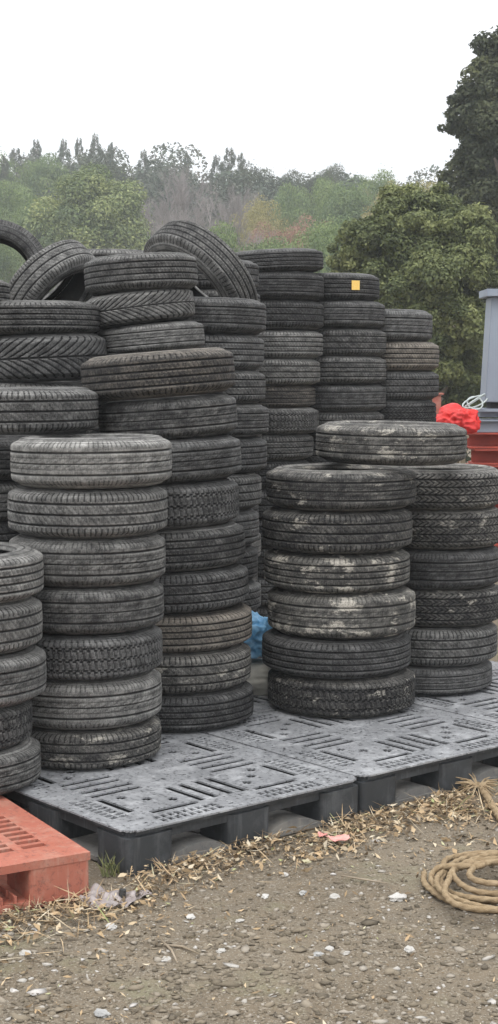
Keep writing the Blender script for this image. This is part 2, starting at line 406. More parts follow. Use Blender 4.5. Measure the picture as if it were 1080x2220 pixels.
# rear row
stack('tallest rear stack', 9.9, [
    (577, 1000, 943, .60, 1, 'grey', 0), (589, 943, 885, .60, 3, 'grey', 0), (583, 885, 836, .59, 0, 'brown', 0), (591, 836, 777, .60, 1, 'dusty', 0), (597, 777, 714, .60, 0, 'grey', 0),
    (599, 714, 649, .60, 1, 'dark', 0), (599, 649, 587, .60, 4, 'dark', 0), (596, 587, 537, .61, 0, 'dark', 2.6, 'tilted dark')], .60, 0, 'top', fill=[0, 1])
S6 = stack('rear stack right of the tallest', 10.2, [
    (730, 960, 893, .62, 1, 'grey', 0), (732, 893, 833, .63, 4, 'dark', 0), (732, 833, 772, .63, 0, 'grey', 0), (734, 772, 711, .62, 1, 'grey', 0), (731, 711, 650, .62, 4, 'dark', 0),
    (724, 650, 590, .59, 0, 'dark', 0, 'dark yellow-stickered')], .62, 0, 'top', fill=[0, 1])
stack('short rear stack beside the red bundle', 10.5, [
    (845, 935, 868, .62, 5, 'dark', 0), (851, 868, 804, .62, 1, 'dark', 0), (851, 804, 740, .62, 0, 'brown', 0), (838, 740, 669, .61, 4, 'dark', -.8)], .62, 0, 'top', fill=[5, 1])
# left rear columns
stack('shaded stack at the frame edge', 6.70, [(-40, 1045, 952, .62, 4, 'dark', 0)], .62, PH, 'top', fill=[4, 0])
tyre((at(38, 890, 6.36).x, 6.38, (at(38, 945, 6.05).z + at(38, 842, 6.05).z)/2), .325, .183, 1, 'grey', 'wide dusty tyre resting on the edge of the seven-tyre stack top', .4, 0)
stack('rear stack just above the edge tyre', 7.35, [
    (45, 880, 826, .64, 0, 'grey', 0), (80, 828, 724, .655, 2, 'dark', 2.5, 'swept-tread'), (67, 724, 650, .645, 0, 'grey', .5, 'straight-grooved grey')], .64, PH, 'top', fill=[0, 4])
stack('crooked stack below the arched tyre', 7.55, [
    (326, 764, 697, .52, 4, 'grey', 5), (302, 700, 616, .53, 2, 'grey', 7, 'swept-tread tilted'), (306, 628, 546, .54, 0, 'grey', 3.4, 'bulky four-groove')], .60, PH, 'top', fill=[0, 4])
stack('far stack peeping over the crooked one', 9.1, [(236, 600, 537, .58, 0, 'grey', 0)], .60, 0, 'top', fill=[0, 4])
stack('far stack seen through the arched tyre', 9.25, [(450, 625, 558, .60, 1, 'dark', 0)], .60, 0, 'top', fill=[0, 4])
stack('stack hidden under the upright edge tyre', 8.65, [(-12, 795, 722, .60, 1, 'grey', 0)], .60, PH, 'top', fill=[0, 4])
# loose tyres on the heap
tyre(at(434, 608, 8.6), .35, .205, 0, 'grey', 'upended tyre arching over the heap, leaning on a bulky grooved tyre', axis=(.62, .48, .62), spin=10)
tyre(at(112, 628, 7.9), .27, .19, 1, 'grey', 'tyre tipped steeply with its dark hollow facing down and right', axis=(-.66, .32, .66))
tyre(at(-12, 600, 8.6), .305, .19, 4, 'dark', 'upright tyre at the frame edge with its open hole facing forward', axis=(.16, -.97, .1))
tyre(at(-122, 642, 7.2), .30, .16, 0, 'dusty', 'pale tyre just peeping in under the upright tyre', 0, 0)

# yellow sticker on the top tyre of the rear stack
top = S6[-1]
s_ang = -math.pi/2 + .42; pts = []; zc = top.location.z
V = []; Fc = []
for i in range(7):
    a = -math.pi/2 + .33 + .19*i/6
    for z in (-.14, .20): V.append((1.012*math.cos(a), 1.012*math.sin(a), z))
Fc = [(2*i, 2*i+2, 2*i+3, 2*i+1) for i in range(6)]
stk = mesh_np('sticker', V, Fc, M['sticker'], parent=top)
stk.matrix_parent_inverse = Matrix.Rotation(-top.rotation_euler.z, 4, 'Z')
stk['label'] = 'yellow paper sticker'

# ------------------------------------------------------------------ pallets
def plate(cells_x, cells_y, cs, holes, z0, z1):
    """solid plate of square cells; holes = set of (i,j)"""
    mask = np.ones((cells_x, cells_y), bool)
    for f in holes:
        x0, x1, y0, y1 = f
        mask[max(0, x0):x1, max(0, y0):y1] = False
    vi = {}; V = []; Fc = []
    def v(i, j, k):
        q = (i, j, k)
        if q not in vi: vi[q] = len(V); V.append((i*cs, j*cs, z1 if k else z0))
        return vi[q]
    for i in range(cells_x):
        for j in range(cells_y):
            if not mask[i, j]: continue
            Fc.append((v(i,j,1), v(i+1,j,1), v(i+1,j+1,1), v(i,j+1,1))); Fc.append((v(i,j,0), v(i,j+1,0), v(i+1,j+1,0), v(i+1,j,0)))
            if i == 0 or not mask[i-1, j]: Fc.append((v(i,j,0), v(i,j,1), v(i,j+1,1), v(i,j+1,0)))
            if i == cells_x-1 or not mask[i+1, j]: Fc.append((v(i+1,j,0), v(i+1,j+1,0), v(i+1,j+1,1), v(i+1,j,1)))
            if j == 0 or not mask[i, j-1]: Fc.append((v(i,j,0), v(i+1,j,0), v(i+1,j,1), v(i,j,1)))
            if j == cells_y-1 or not mask[i, j+1]: Fc.append((v(i,j+1,0), v(i,j+1,1), v(i+1,j+1,1), v(i+1,j+1,0)))
    return V, Fc
PS = 1.06; NC = 106
def black_pallet():
    root = empty('plastic_pallet')
    H = []
    def q(x0, y0, mx, my):        # one quadrant 0..53, outer sides at 0 (mirrored by mx,my)
        L = []
        L.append((14, 17, 19, 39)); L.append((20, 40, 13, 16))       # long slots framing the panel
        for k in range(9):                                            # small grid slots on the outer side
            for c in (5, 9): L.append((c, c+3, 16+3*k, 18+3*k))
            for c in (3, 7): L.append((17+3*k, 19+3*k, c, c+3))
        for c in (42, 48): L.append((c, c+3, 15, 37)); L.append((15, 37, c, c+3))
        for (a, b) in ((27, 27), (21, 34), (34, 21)): L += [(a, a+4, b+1, b+3), (a+1, a+3, b, b+4)]
        for (a, b) in ((3, 4), (2, 30), (6, 47), (47, 5), (46, 46), (12, 10), (11, 5)): L.append((a, a+1+(a > 40), b, b+1))
        for x0_, x1_, y0_, y1_ in L:
            if mx: x0_, x1_ = NC-x1_, NC-x0_
            if my: y0_, y1_ = NC-y1_, NC-y0_
            H.append((x0_, x1_, y0_, y1_))
    for mx in (0, 1):
        for my in (0, 1): q(0, 0, mx, my)
    for k in (0, 5, 101): pass
    # clipped corners
    for n_, ln in enumerate((4, 2, 1, 1)):
        for sx in (0, 1):
            for sy in (0, 1):
                x0, x1, y0, y1 = 0, ln, n_, n_+1
                if sx: x0, x1 = NC-x1, NC-x0
                if sy: y0, y1 = NC-y1, NC-y0
                H.append((x0, x1, y0, y1))
    V, Fc = plate(NC, NC, PS/NC, H, .144, .150)
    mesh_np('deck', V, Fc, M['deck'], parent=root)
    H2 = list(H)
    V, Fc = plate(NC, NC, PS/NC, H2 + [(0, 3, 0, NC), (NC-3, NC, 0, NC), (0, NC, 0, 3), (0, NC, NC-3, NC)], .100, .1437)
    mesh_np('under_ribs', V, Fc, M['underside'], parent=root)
    mb = MB(); e = .010                       # lip under the deck edge
    for (a, b, c_, d_) in ((.024, PS-.024, .024, .029), (.024, PS-.024, PS-.029, PS-.024), (.024, .029, .0295, PS-.0295), (PS-.029, PS-.024, .0295, PS-.0295)): mb.box(a, b, c_, d_, .098, .1437)
    mb.box(.04, PS-.04, e, e+.012, .131, .1435); mb.box(.04, PS-.04, PS-e-.012, PS-e, .131, .1435)
    mb.box(e, e+.012, .04, PS-.04, .131, .1435); mb.box(PS-e-.012, PS-e, .04, PS-.04, .131, .1435)
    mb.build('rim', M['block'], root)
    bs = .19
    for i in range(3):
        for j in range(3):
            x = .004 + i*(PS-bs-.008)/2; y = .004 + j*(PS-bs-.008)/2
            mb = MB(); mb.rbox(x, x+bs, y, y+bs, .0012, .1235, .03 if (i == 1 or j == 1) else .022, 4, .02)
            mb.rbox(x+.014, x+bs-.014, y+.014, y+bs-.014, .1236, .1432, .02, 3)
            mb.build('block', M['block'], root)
    mb = MB()                                 # bottom frame with raised ramps between blocks
    for c in (.004, (PS-bs)/2, PS-bs-.004):
        mb.box(.008, PS-.008, c+.01, c+bs-.01, .003, .0195)
    for c in (.004, (PS-bs)/2, PS-bs-.004):
        for a, b in ((.2, .43), (.63, .86)): mb.box(c+.012, c+bs-.012, a, b, .004, .0185)
    def hump(x0, x1, y0, y1, alongx):
        n = 8; b = len(mb.v)
        for k in range(n+1):
            t = k/n; h = .020 + .030*math.sin(math.pi*t)**.7
            if alongx: xx = x0+(x1-x0)*t; mb.v += [(xx, y0, .0198), (xx, y0, h), (xx, y1, h), (xx, y1, .0198)]
            else: yy = y0+(y1-y0)*t; mb.v += [(x0, yy, .0198), (x0, yy, h), (x1, yy, h), (x1, yy, .0198)]
        for k in range(n):
            a = b+4*k; c = a+4
            mb.f += [(a, a+1, c+1, c), (a+1, a+2, c+2, c+1), (a+2, a+3, c+3, c+2)]
    for c in (.004, (PS-bs)/2, PS-bs-.004):
        for a, b in ((.2, .43), (.63, .86)): hump(a, b, c+.02, c+bs-.03, True)
    mb.build('base_frame', M['bdeck'], root)
    reg(root); return root
C0 = on(277, 1806, PH)
C1 = on(778, 1689, PH)
ANG = math.atan2(C1.y-C0.y, C1.x-C0.x)
print('pallet front edge length', (C1-C0).length, 'angle', math.degrees(ANG))
U = Vector((math.cos(ANG), math.sin(ANG), 0)); Wv = Vector((-math.sin(ANG), math.cos(ANG), 0))
pal = black_pallet(); first = True
PLAB = {(0, 0): 'grey-black plastic pallet with the near corner jutting over the dirt', (1, 0): 'grey-black plastic pallet carrying the middle six-tyre stack',
        (2, 0): 'grey-black plastic pallet cut by the frame edge beyond the middle stack', (0, 1): 'black plastic pallet behind the jutting one, under the rear left stacks',
        (1, 1): 'black plastic pallet behind the middle stack, holding the blue tarp', (2, 1): 'black plastic pallet behind the stack at the frame edge',
        (-1, 1): 'black plastic pallet at the frame edge under the shaded left stacks', (-1, 2): 'black plastic pallet farthest back under the left heap', (0, 2): 'black plastic pallet farthest back under the crooked stack'}
for (i, j), lab in PLAB.items():
    o = pal if first else copy_tree(pal); first = False
    p = C0 + U*(i*(PS+.012)) + Wv*(j*(PS+.014) + (.012 if i == 1 else .0))
    o.location = (p.x, p.y, 0); o.rotation_euler = (0, 0, ANG + R([0, .25, -.2, .3, -.3][(i*2+j) % 5]))
    tag(o, lab, 'pallet', 'black plastic pallets under the tyres')

# red pallet
def red_pallet():
    root = empty('red_pallet'); S = 1.1; N = 110
    H = []
    def bands():
        L = []
        for k in range(9): L.append(k)
        return L
    rows = [(9, 22), (27, 34), (38, 45), (49, 56), (62, 69), (73, 80), (84, 91)]
    for k in range(17):
        y = 13 + k*5
        for x0, x1 in ((93, 101), (85, 90), (78, 83), (69, 75), (60, 65), (52, 57), (44, 49), (36, 41), (26, 34), (18, 23), (9, 15)):
            H.append((x0, x1, y, y+3))
    V, Fc = plate(N, N, .01, H, .125, .150)
    d = mesh_np('deck', V, Fc, M['red'], parent=root)
    bs = .2
    for i in range(3):
        for j in range(3):
            x = i*(S-bs)/2 + .002*(1-i); y = j*(S-bs)/2 + .002*(1-j)
            mb = MB(); mb.rbox(x, x+bs, y, y+bs, .0255, .1245, .012, 3); mb.build('block', M['red'], root)
    H = []
    for a in (24, 68):
        for b in (24, 68): H.append((a, a+20, b, b+20))
    V, Fc = plate(N, N, .01, H, .002, .025); mesh_np('base_frame', V, Fc, M['red'], parent=root)
    mb = MB()
    for k in range(5):
        for y in (.03, .10, .17):
            mb.box(.22+.045*k, .228+.045*k, y-.02, y+.03, .0252, .047); mb.box(.67+.045*k, .678+.045*k, y-.02, y+.03, .0252, .047)
    mb.build('rib', M['red'], root)
    reg(root); return root
rp = red_pallet()
A0 = on(196, 1847, PH); A1 = on(0, 1880, PH); d = (A1-A0); ra = math.atan2(-d.y, -d.x)   # x axis of the pallet points back to A0
Ux = Vector((math.cos(ra), math.sin(ra), 0)); p = A0 - Ux*1.1
rp.location = (p.x, p.y, 0); rp.rotation_euler = (0, 0, ra)
print('red angle', math.degrees(ra))
tag(rp, 'faded red plastic pallet under the five-tyre stack', 'pallet')

# ------------------------------------------------------------------ ground, hill
def smooth(a, b, x): t = np.clip((x-a)/(b-a), 0, 1); return t*t*(3-2*t)
def gh(x, y):
    return .010*noise.noise(Vector((x*1.7, y*1.7, 0))) + .005*noise.noise(Vector((x*6, y*6, 3)))
xs = sorted(set([-300, -150, -80, -40, -20, -12, -8, -5] + list(np.round(np.arange(-3, 3.01, .04), 3)) + [5, 8, 12, 20, 40, 80, 150, 300]))
ys = sorted(set([-60, -20, -5, 0, 2, 3] + list(np.round(np.arange(3.4, 7.6, .04), 3)) + [9, 11, 14, 20, 30, 50, 90, 150, 225]))
V = []; idx = {}
for a, x in enumerate(xs):
    for b, y in enumerate(ys):
        fade = 1 if (-3 <= x <= 3 and 3.3 < y < 7.6) else 0
        under = max(0.0, min(1.0, ((Vector((x, y, 0)) - C0).dot(Wv) + .05)/.1))
        V.append((x, y, gh(x, y)*fade*(1-under) - .004*under))
nb = len(ys)
Fc = np.array([(a*nb+b, (a+1)*nb+b, (a+1)*nb+b+1, a*nb+b+1) for a in range(len(xs)-1) for b in range(nb-1)])
t = NT('dirt'); v = t.n('ShaderNodeTexCoord').outputs['Object']
c = t.mix(t.ramp(t.noise(v, 1.1, 5, .65), [(.35, 0.0), (.62, 1.0)]), (.145, .114, .079), (.205, .168, .122))
c = t.mix(t.ramp(t.noise(v, 9, 5, .7), [(.4, 0.0), (.7, .8)]), c, (.16, .138, .108))
c = t.mix(t.ramp(t.noise(v, 120, 2, .7), [(.56, 0.0), (.66, 1.0)]), c, (.29, .262, .215))
c = t.mix(t.ramp(t.noise(v, 75, 3, .7), [(.33, .8), (.42, 0.0)]), c, (.09, .08, .065))
c = t.mix(t.ramp(t.noise(v, 2.3, 4, .6), [(.56, 0.0), (.68, .45)]), c, (.20, .20, .12))
bh = t.math('ADD', t.noise(v, 45, 4, .7), t.math('MULTIPLY', t.noise(v, 160, 3, .7), .6))
t.bump(bh, .8, .012); t.set(c, .9, .2); M['dirt'] = t.m
g = mesh_np('ground', V, Fc, M['dirt'], smooth=True); tag(g, 'bare brown dirt ground strewn with grit', None, kind='structure')

def hill(x, y):
    h = 10.5*float(smooth(42, 135, np.array(y))) + (.9*math.sin(x*.07+1) + .6*math.sin(x*.19+y*.05))*float(smooth(50, 90, np.array(y)))
    return h - .05 - max(0, x-10)*.05*float(smooth(50, 90, np.array(y)))
xs = np.arange(-90, 91, 3.0); ys = np.arange(40, 220, 4.0)
V = [(x, y, hill(x, y) + .6*noise.noise(Vector((x*.2, y*.2, 0)))*(y > 50)) for x in xs for y in ys]; nb = len(ys)
Fc = np.array([(a*nb+b, (a+1)*nb+b, (a+1)*nb+b+1, a*nb+b+1) for a in range(len(xs)-1) for b in range(nb-1)])
t = NT('hill_undergrowth'); v = t.n('ShaderNodeTexCoord').outputs['Object']
c = t.ramp(t.noise(v, .16, 5, .7), [(.3, (.06, .075, .04)), (.5, (.13, .12, .07)), (.62, (.20, .13, .09)), (.8, (.10, .11, .06))])
t.bump(t.noise(v, 1.5, 4), 1, .5); t.set(c, .95, .1)
h = mesh_np('hill', V, Fc, t.m, smooth=True); tag(h, 'wooded hillside rising behind the tyre yard', None, kind='structure')

# ------------------------------------------------------------------ foliage
def leaves(name, blobs, n, size, mat, parent, flat=.45, asp=1.9, shell=.25, link=True, spur=.16):
    B = np.array(blobs, float)      # cx cy cz rx ry rz
    w = (B[:, 3]*B[:, 5]); w = w/w.sum(); k = rng.choice(len(B), n, p=w)
    d = rng.normal(size=(n, 3)); d[:, 2] += .25; d /= np.linalg.norm(d, axis=1, keepdims=True)
    rr = 1 - shell*rng.random(n)**1.6 + spur*np.abs(rng.normal(size=n))*(rng.random(n) < .3)
    P = B[k, :3] + d*B[k, 3:]*rr[:, None]
    nrm = d + flat*rng.normal(size=(n, 3)); nrm[:, 2] += .35; nrm /= np.linalg.norm(nrm, axis=1, keepdims=True)
    a = np.cross(nrm, rng.normal(size=(n, 3))); a /= np.linalg.norm(a, axis=1, keepdims=True); b = np.cross(nrm, a)
    s = size*(.55+.9*rng.random(n))[:, None]
    q0 = P - a*s*.5; q1 = P + b*s*.5/asp + nrm*s*.06; q2 = P + a*s*.5 - nrm*s*.14; q3 = P - b*s*.5/asp + nrm*s*.06
    V = np.stack([q0, q1, q2, q3], 1).reshape(-1, 3); Fq = np.arange(4*n).reshape(n, 4)
    cl = rng.random(len(B))                      # each clump has its own tone
    return mesh_np(name, V, Fq, mat, parent=parent, attrs={'rnd': ('FACE', .5*rng.random(n) + .5*cl[k])}, link=link)
def blobs_on(cx, cy, cz, rx, ry, rz, n, s0, s1, low=-.35):
    out = []
    while len(out) < n:
        d = rng.normal(size=3); d /= np.linalg.norm(d)
        if d[2] < low: continue
        f = .62 + .38*rng.random(); s = s0 + (s1-s0)*rng.random()
        out.append((cx+d[0]*rx*f, cy+d[1]*ry*f, cz+d[2]*rz*f, s, s, s*.8))
    out.append((cx, cy, cz, rx*.62, ry*.62, rz*.62))
    return out
def trunk(parent, h, r, spread, nl=7, z0=.25, name='trunk'):
    mb = MB(); p = [(0, 0, 0)]
    for i in range(1, 7): p.append((random.uniform(-.04, .04)*h*.5, random.uniform(-.04, .04)*h*.5, h*i/6))
    mb.tube(p, [r*(1.25 if i == 0 else 1)*(1-.13*i) for i in range(7)], 8)
    for k in range(nl):
        a = 2*math.pi*k/nl + random.uniform(-.3, .3); zb = h*random.uniform(z0, .8); L = spread*random.uniform(.6, 1)
        q = [(0, 0, zb), (math.cos(a)*L*.4, math.sin(a)*L*.4, zb+L*.35), (math.cos(a)*L*.8, math.sin(a)*L*.8, zb+L*.8)]
        mb.tube(q, [r*.45, r*.3, r*.1], 5)
    return mb.build(name, M['bark'], parent, True)
# unit prototypes: height 1, radius as given -> scaled
def proto_round(mat, n=24000, nb=60, leaf=.021):
    root = empty('broadleaf_tree'); trunk(root, .7, .03, .3)
    bl = blobs_on(0, 0, .58, .42, .42, .38, nb, .09, .17, -.7)
    leaves('crown', bl, n, leaf, mat, root); reg(root); return root
def proto_conifer(n=20000):
    root = empty('conifer_tree'); mb = MB(); mb.tube([(0,0,0),(0.005,0,.5),(0,0,.99)], [.018,.011,.002], 6); mb.build('trunk', M['bark'], root, True)
    bl = []
    for k in range(110):
        z = .12 + .87*(k/110)**.9; rad = .27*(1-z)**.62 + .016; a = random.uniform(0, 6.28); f = random.uniform(.35, 1.15)
        bl.append((math.cos(a)*rad*f, math.sin(a)*rad*f, z-.015*f, max(.014, rad*.36), max(.014, rad*.36), .028))
    leaves('crown', bl, n, .016, M['leaf_con'], root, flat=.9, asp=2.6, shell=.6); reg(root); return root
def proto_bare(mat, nseed=9):
    root = empty('bare_tree'); mb = MB(); tw = MB()
    mb.tube([(0,0,0),(.01,0,.25),(0,.01,.45)], [.022,.016,.012], 6)
    def grow(p, d, L, r, lv):
        e = p + d*L; m_ = p + d*L*.5 + Vector((random.uniform(-1,1), random.uniform(-1,1), 0))*L*.06
        (mb if lv < 2 else tw).tube([p, m_, e], [r, r*.8, r*.55], 4 if lv < 2 else 3, cap=False)
        if lv >= 4: return
        for k in range(4 if lv < 3 else 5):
            dd = (d + Vector((random.uniform(-1,1), random.uniform(-1,1), random.uniform(-.2,.7)))*.62).normalized()
            grow(p + d*L*random.uniform(.45, 1), dd, L*random.uniform(.55, .8), r*.55, lv+1)
    for k in range(5):
        a = random.uniform(0, 6.28)
        grow(Vector((0, 0, random.uniform(.15, .42))), Vector((math.cos(a)*.55, math.sin(a)*.55, 1)).normalized(), .23, .009, 0)
    mb.build('trunk', mat, root, True); tw.build('twigs', mat, root); reg(root); return root
PR = {'mid': proto_round(M['leaf_mid']), 'mid2': proto_round(M['leaf_mid'], 22000, 44, .022), 'dark': proto_round(M['leaf_dark'], 22000, 52, .021), 'yel': proto_round(M['leaf_yel'], 18000, 50, .02),
      'rust': proto_round(M['leaf_rust'], 16000, 46, .02), 'con': proto_conifer(), 'con2': proto_conifer(17000), 'bare': proto_bare(M['bare']), 'bare2': proto_bare(M['bare']), 'barey': proto_bare(M['barey'])}
CATN = {'mid': 'leafy green', 'mid2': 'leafy green', 'dark': 'dark green', 'yel': 'yellowish', 'rust': 'rust-brown bushy', 'con': 'conifer', 'con2': 'conifer', 'bare': 'bare grey-purple', 'bare2': 'bare grey-purple', 'barey': 'bare straw-coloured'}
usedp = set()
def tree(kind, px, ytop, wpx, Y, label, ybase=None, group='trees on the hazy hillside'):
    top = at(px, ytop, Y); s = F/Y; w = wpx/s
    zb = hill(top.x, Y) - .3 if Y > 42 else 0
    if ybase is not None: zb = at(px, ybase, Y).z
    hgt = top.z - zb
    o = PR[kind] if kind not in usedp else copy_tree(PR[kind]); usedp.add(kind)
    unit = {'con': .44, 'con2': .44, 'bare': .9, 'bare2': .9, 'barey': .9}.get(kind, 1.0)
    k = w/unit; k = min(max(k, hgt*{'con': .42, 'con2': .38, 'bare': .8, 'bare2': .8, 'barey': .8}.get(kind, .62)), hgt*1.6)
    o.location = (top.x, Y, zb); o.scale = (k, k, hgt); o.rotation_euler = (0, 0, random.uniform(0, 6.28))
    tag(o, label, 'tree' if kind != 'rust' else 'bush', group); return o

# the round pale-green tree
rt = empty('round_tree'); p = at(205, 560, 72); rt.location = (p.x, 72, hill(p.x, 72)-.2); base = rt.location.z
topz = at(215, 352, 72).z; hh = topz - base
trunk(rt, hh*.6, .28, 2.4)
bl = [(b[0], b[1], b[2], b[3], b[4], b[5]) for b in blobs_on(0, 0, hh*.50, 2.85, 2.6, hh*.42, 150, .45, .85, -.75)]; bl.append((0, 0, hh*.5, 2.6, 2.4, hh*.40))
leaves('crown', bl, 90000, .14, M['leaf_round'], rt, flat=.5)
tag(rt, 'big rounded pale green tree rising behind the left tyre heap', 'tree')
T = [
 # far conifers and woods along the skyline, left
 ('con', 35, 318, 80, 118, 'conifer at the left end of the skyline'), ('con', 78, 300, 60, 120, 'slim conifer with a pale spire left of the tall group'), ('con2', 138, 300, 70, 116, 'conifer just left of the tallest skyline group'),
 ('con', 172, 296, 55, 121, 'narrow conifer between two taller skyline spires'), ('con2', 206, 288, 70, 117, 'tallest conifer spire on the left skyline'), ('con', 240, 306, 60, 119, 'conifer sloping down from the tallest spire'),
 ('con2', 312, 324, 70, 112, 'lone conifer right of the round tree top'), ('mid', -10, 330, 130, 110, 'hazy leafy tree at the frame edge skyline'), ('mid2', 105, 335, 150, 108, 'hazy bushy tree beneath the left conifers'),
 ('dark', 215, 330, 150, 109, 'dark broad tree beneath the tallest spire'), ('mid', 20, 400, 170, 92, 'blue-green tree below the skyline at the frame edge'), ('mid2', 75, 430, 130, 84, 'low bushy tree left of the round tree'),
 ('mid', -30, 470, 160, 78, 'lowest leafy tree at the frame edge behind the upright tyre'), ('con', 10, 335, 60, 105, 'small conifer at the frame edge'),
 ('bare', 345, 345, 130, 104, 'bare tree touching the round tree crown'), ('bare2', 405, 335, 130, 106, 'tallest bare tree of the grey thicket'), ('bare', 455, 350, 140, 102, 'bare tree in the middle of the grey thicket'),
 ('bare2', 385, 385, 150, 92, 'lower bare tree right behind the arched tyre'), ('bare', 440, 392, 150, 90, 'lower bare tree above the arched tyre'), ('bare2', 505, 380, 130, 94, 'bare tree below the middle conifers'),
 ('bare', 350, 410, 120, 86, 'low bare tree beside the round tree'), ('bare2', 545, 400, 110, 96, 'bare tree where the skyline dips'), ('bare', 420, 430, 150, 82, 'nearest bare tree of the thicket'), ('bare2', 500, 440, 140, 80, 'near bare tree right of the arched tyre'),
 ('con2', 470, 335, 70, 112, 'left one of the middle conifers'), ('con', 497, 318, 75, 113, 'highest of the middle conifers'), ('con2', 525, 330, 65, 110, 'right one of the middle conifers'), ('dark', 548, 352, 70, 108, 'dark tree ending the middle conifer group'),
 ('con', 405, 325, 45, 118, 'thin spire poking out of the bare thicket'), ('con2', 350, 345, 60, 117, 'conifer behind the left bare trees'),
 ('dark', 622, 368, 100, 112, 'dark rounded tree right of the skyline dip'), ('dark', 720, 356, 100, 114, 'dark tree with a flat top on the skyline'), ('dark', 690, 372, 70, 110, 'small dark tree joining two skyline trees'),
 ('mid2', 775, 382, 130, 104, 'green tree on the skyline before the yellow ones'), ('mid', 640, 408, 110, 92, 'rounded green tree below the dark skyline tree'), ('yel', 570, 418, 70, 88, 'small yellow-green bush near the skyline dip'),
 ('mid', 700, 395, 120, 90, 'pale green tree in the hillside centre'), ('mid2', 745, 405, 110, 84, 'pale green bushy tree left of the near evergreen'), ('mid', 820, 385, 110, 88, 'green tree meeting the straw-coloured trees'),
 ('yel', 870, 385, 110, 80, 'yellowish tree rising behind the near evergreen'), ('barey', 840, 362, 110, 84, 'bare straw-coloured tree on the skyline'), ('barey', 905, 352, 130, 82, 'bare straw-coloured tree beside the dark tall tree'), ('yel', 940, 375, 100, 78, 'yellow-green tree squeezed against the dark tall tree'),
 ('rust', 640, 478, 130, 72, 'rust-brown bush on the open slope'), ('rust', 590, 492, 90, 70, 'smaller rust-brown bush beside the dip'), ('rust', 690, 492, 80, 71, 'rust-brown bush nearest the evergreen'),
 ('mid2', 600, 515, 130, 62, 'low green bush above the tilted rear tyre'), ('mid', 680, 505, 120, 60, 'low green bush above the stickered tyre'), ('mid2', 740, 470, 110, 66, 'low leafy tree against the near evergreen'), ('bare2', 560, 470, 120, 68, 'low bare bush above the tallest rear stack'),
 ('mid', 470, 500, 130, 62, 'low green bush behind the arched tyre'), ('bare', 1010, 380, 160, 70, 'bare tree hidden behind the dark tall tree'),
]
for a in T: tree(*a[:5], a[5])
# the continuous far wood that reads as one mass
wr = empty('far_woods', (0, 0, 0)); bl = []
for k in range(300):
    y = random.uniform(104, 136); x = random.uniform(-.20, .20)*y*1.5; r_ = random.uniform(1.5, 2.9); hz_ = random.uniform(1.2, 3.1) + (1.7 if x < -4 else .9 if x < 2 else 0)
    cz = hill(x, y) + hz_
    bl.append((x, y, cz, r_, r_, r_*1.05)); bl.append((x+random.uniform(-1, 1), y-1, cz-2, r_*1.1, r_, r_*1.2))
    if x < -4 and random.random() < .5: bl.append((x+random.uniform(-.8, .8), y, cz+r_*.8, r_*.45, r_*.45, r_*.9))
fw = leaves('far_woods', bl, 360000, .30, M['leaf_far'], None, flat=.7, shell=.16, spur=.04); bpy.data.objects.remove(wr)
tag(fw, 'continuous far wood covering the upper hillside', None, kind='stuff')
# beyond the frame, so that a step aside still shows woods
for k in range(16):
    s_ = -1 if k < 7 else 1; px = 540 + s_*random.uniform(640, 1300); kd = random.choice(['mid', 'con', 'bare', 'dark', 'mid2'])
    tree(kd, px, random.uniform(330, 440), random.uniform(110, 170), random.uniform(70, 118), CATN[kd] + ' tree outside the frame', group='trees beyond the frame')

# near evergreen bush tree
def big_tree(name, px, Y, base_r, lobes, nleaf, leaf, mat, label, nsub, ssub):
    root = empty(name, (at(px, 800, Y).x, Y, 0)); s = F/Y; x0 = root.location.x; bl = []
    for (lx, ly, lr, dy) in lobes:
        c = at(lx, ly, Y+dy); r = lr/s
        bl += blobs_on(c.x-x0, dy, c.z, r, r, r, nsub, r*ssub[0], r*ssub[1], -.8)
    hmax = max(b[2] for b in bl)
    trunk(root, hmax*.85, base_r, hmax*.22, 11, .15)
    leaves('crown', bl, nleaf, leaf, mat, root, flat=.55, shell=.35)
    return tag(root, label, 'tree')
big_tree('evergreen_tree', 900, 23, .16, [
  (905, 455, 62, .4), (860, 470, 55, .2), (960, 455, 55, .3), (810, 520, 62, -.2), (880, 545, 78, -.5), (960, 530, 75, -.4), (1020, 520, 60, .0), (765, 560, 52, 0), (745, 600, 42, .2),
  (800, 620, 62, -.3), (870, 640, 70, -.7), (950, 630, 75, -.8), (1020, 600, 62, -.5), (980, 700, 62, -.8), (1030, 690, 52, -.4), (900, 720, 62, -.4), (960, 780, 60, -.4), (1020, 780, 52, 0), (850, 780, 60, 0), (900, 860, 62, .2), (980, 860, 60, .2), (790, 700, 50, 0), (1050, 860, 55, 0)],
  190000, .058, M['leaf_near'], 'bushy evergreen tree with yellow-green leaves behind the rear stacks', 15, (.20, .52))
big_tree('tall_dark_tree', 1130, 31, .3, [
  (1100, 130, 62, 0), (1060, 190, 55, -.3), (1030, 250, 58, 0), (1085, 270, 70, -.6), (1110, 350, 80, -.6), (1040, 345, 60, 0), (1070, 420, 72, -.4), (1015, 400, 46, .4), (1140, 200, 80, 0), (1180, 300, 90, 0),
  (1120, 480, 80, 0), (1060, 500, 60, .4), (1180, 430, 90, 0), (1100, 580, 80, 0), (1190, 560, 90, 0), (1110, 690, 80, 0), (1050, 640, 60, .6), (1180, 700, 90, 0), (1130, 800, 80, .2), (1060, 790, 70, .5), (965, 382, 14, 0), (975, 430, 22, .2), (985, 270, 28, .0), (1045, 300, 62, 0), (1035, 375, 50, .2), (1010, 215, 34, 0), (1020, 330, 40, .3), (1070, 130, 50, 0)],
  150000, .085, M['leaf_dark'], 'tall dark evergreen tree towering at the right frame edge', 13, (.30, .5))
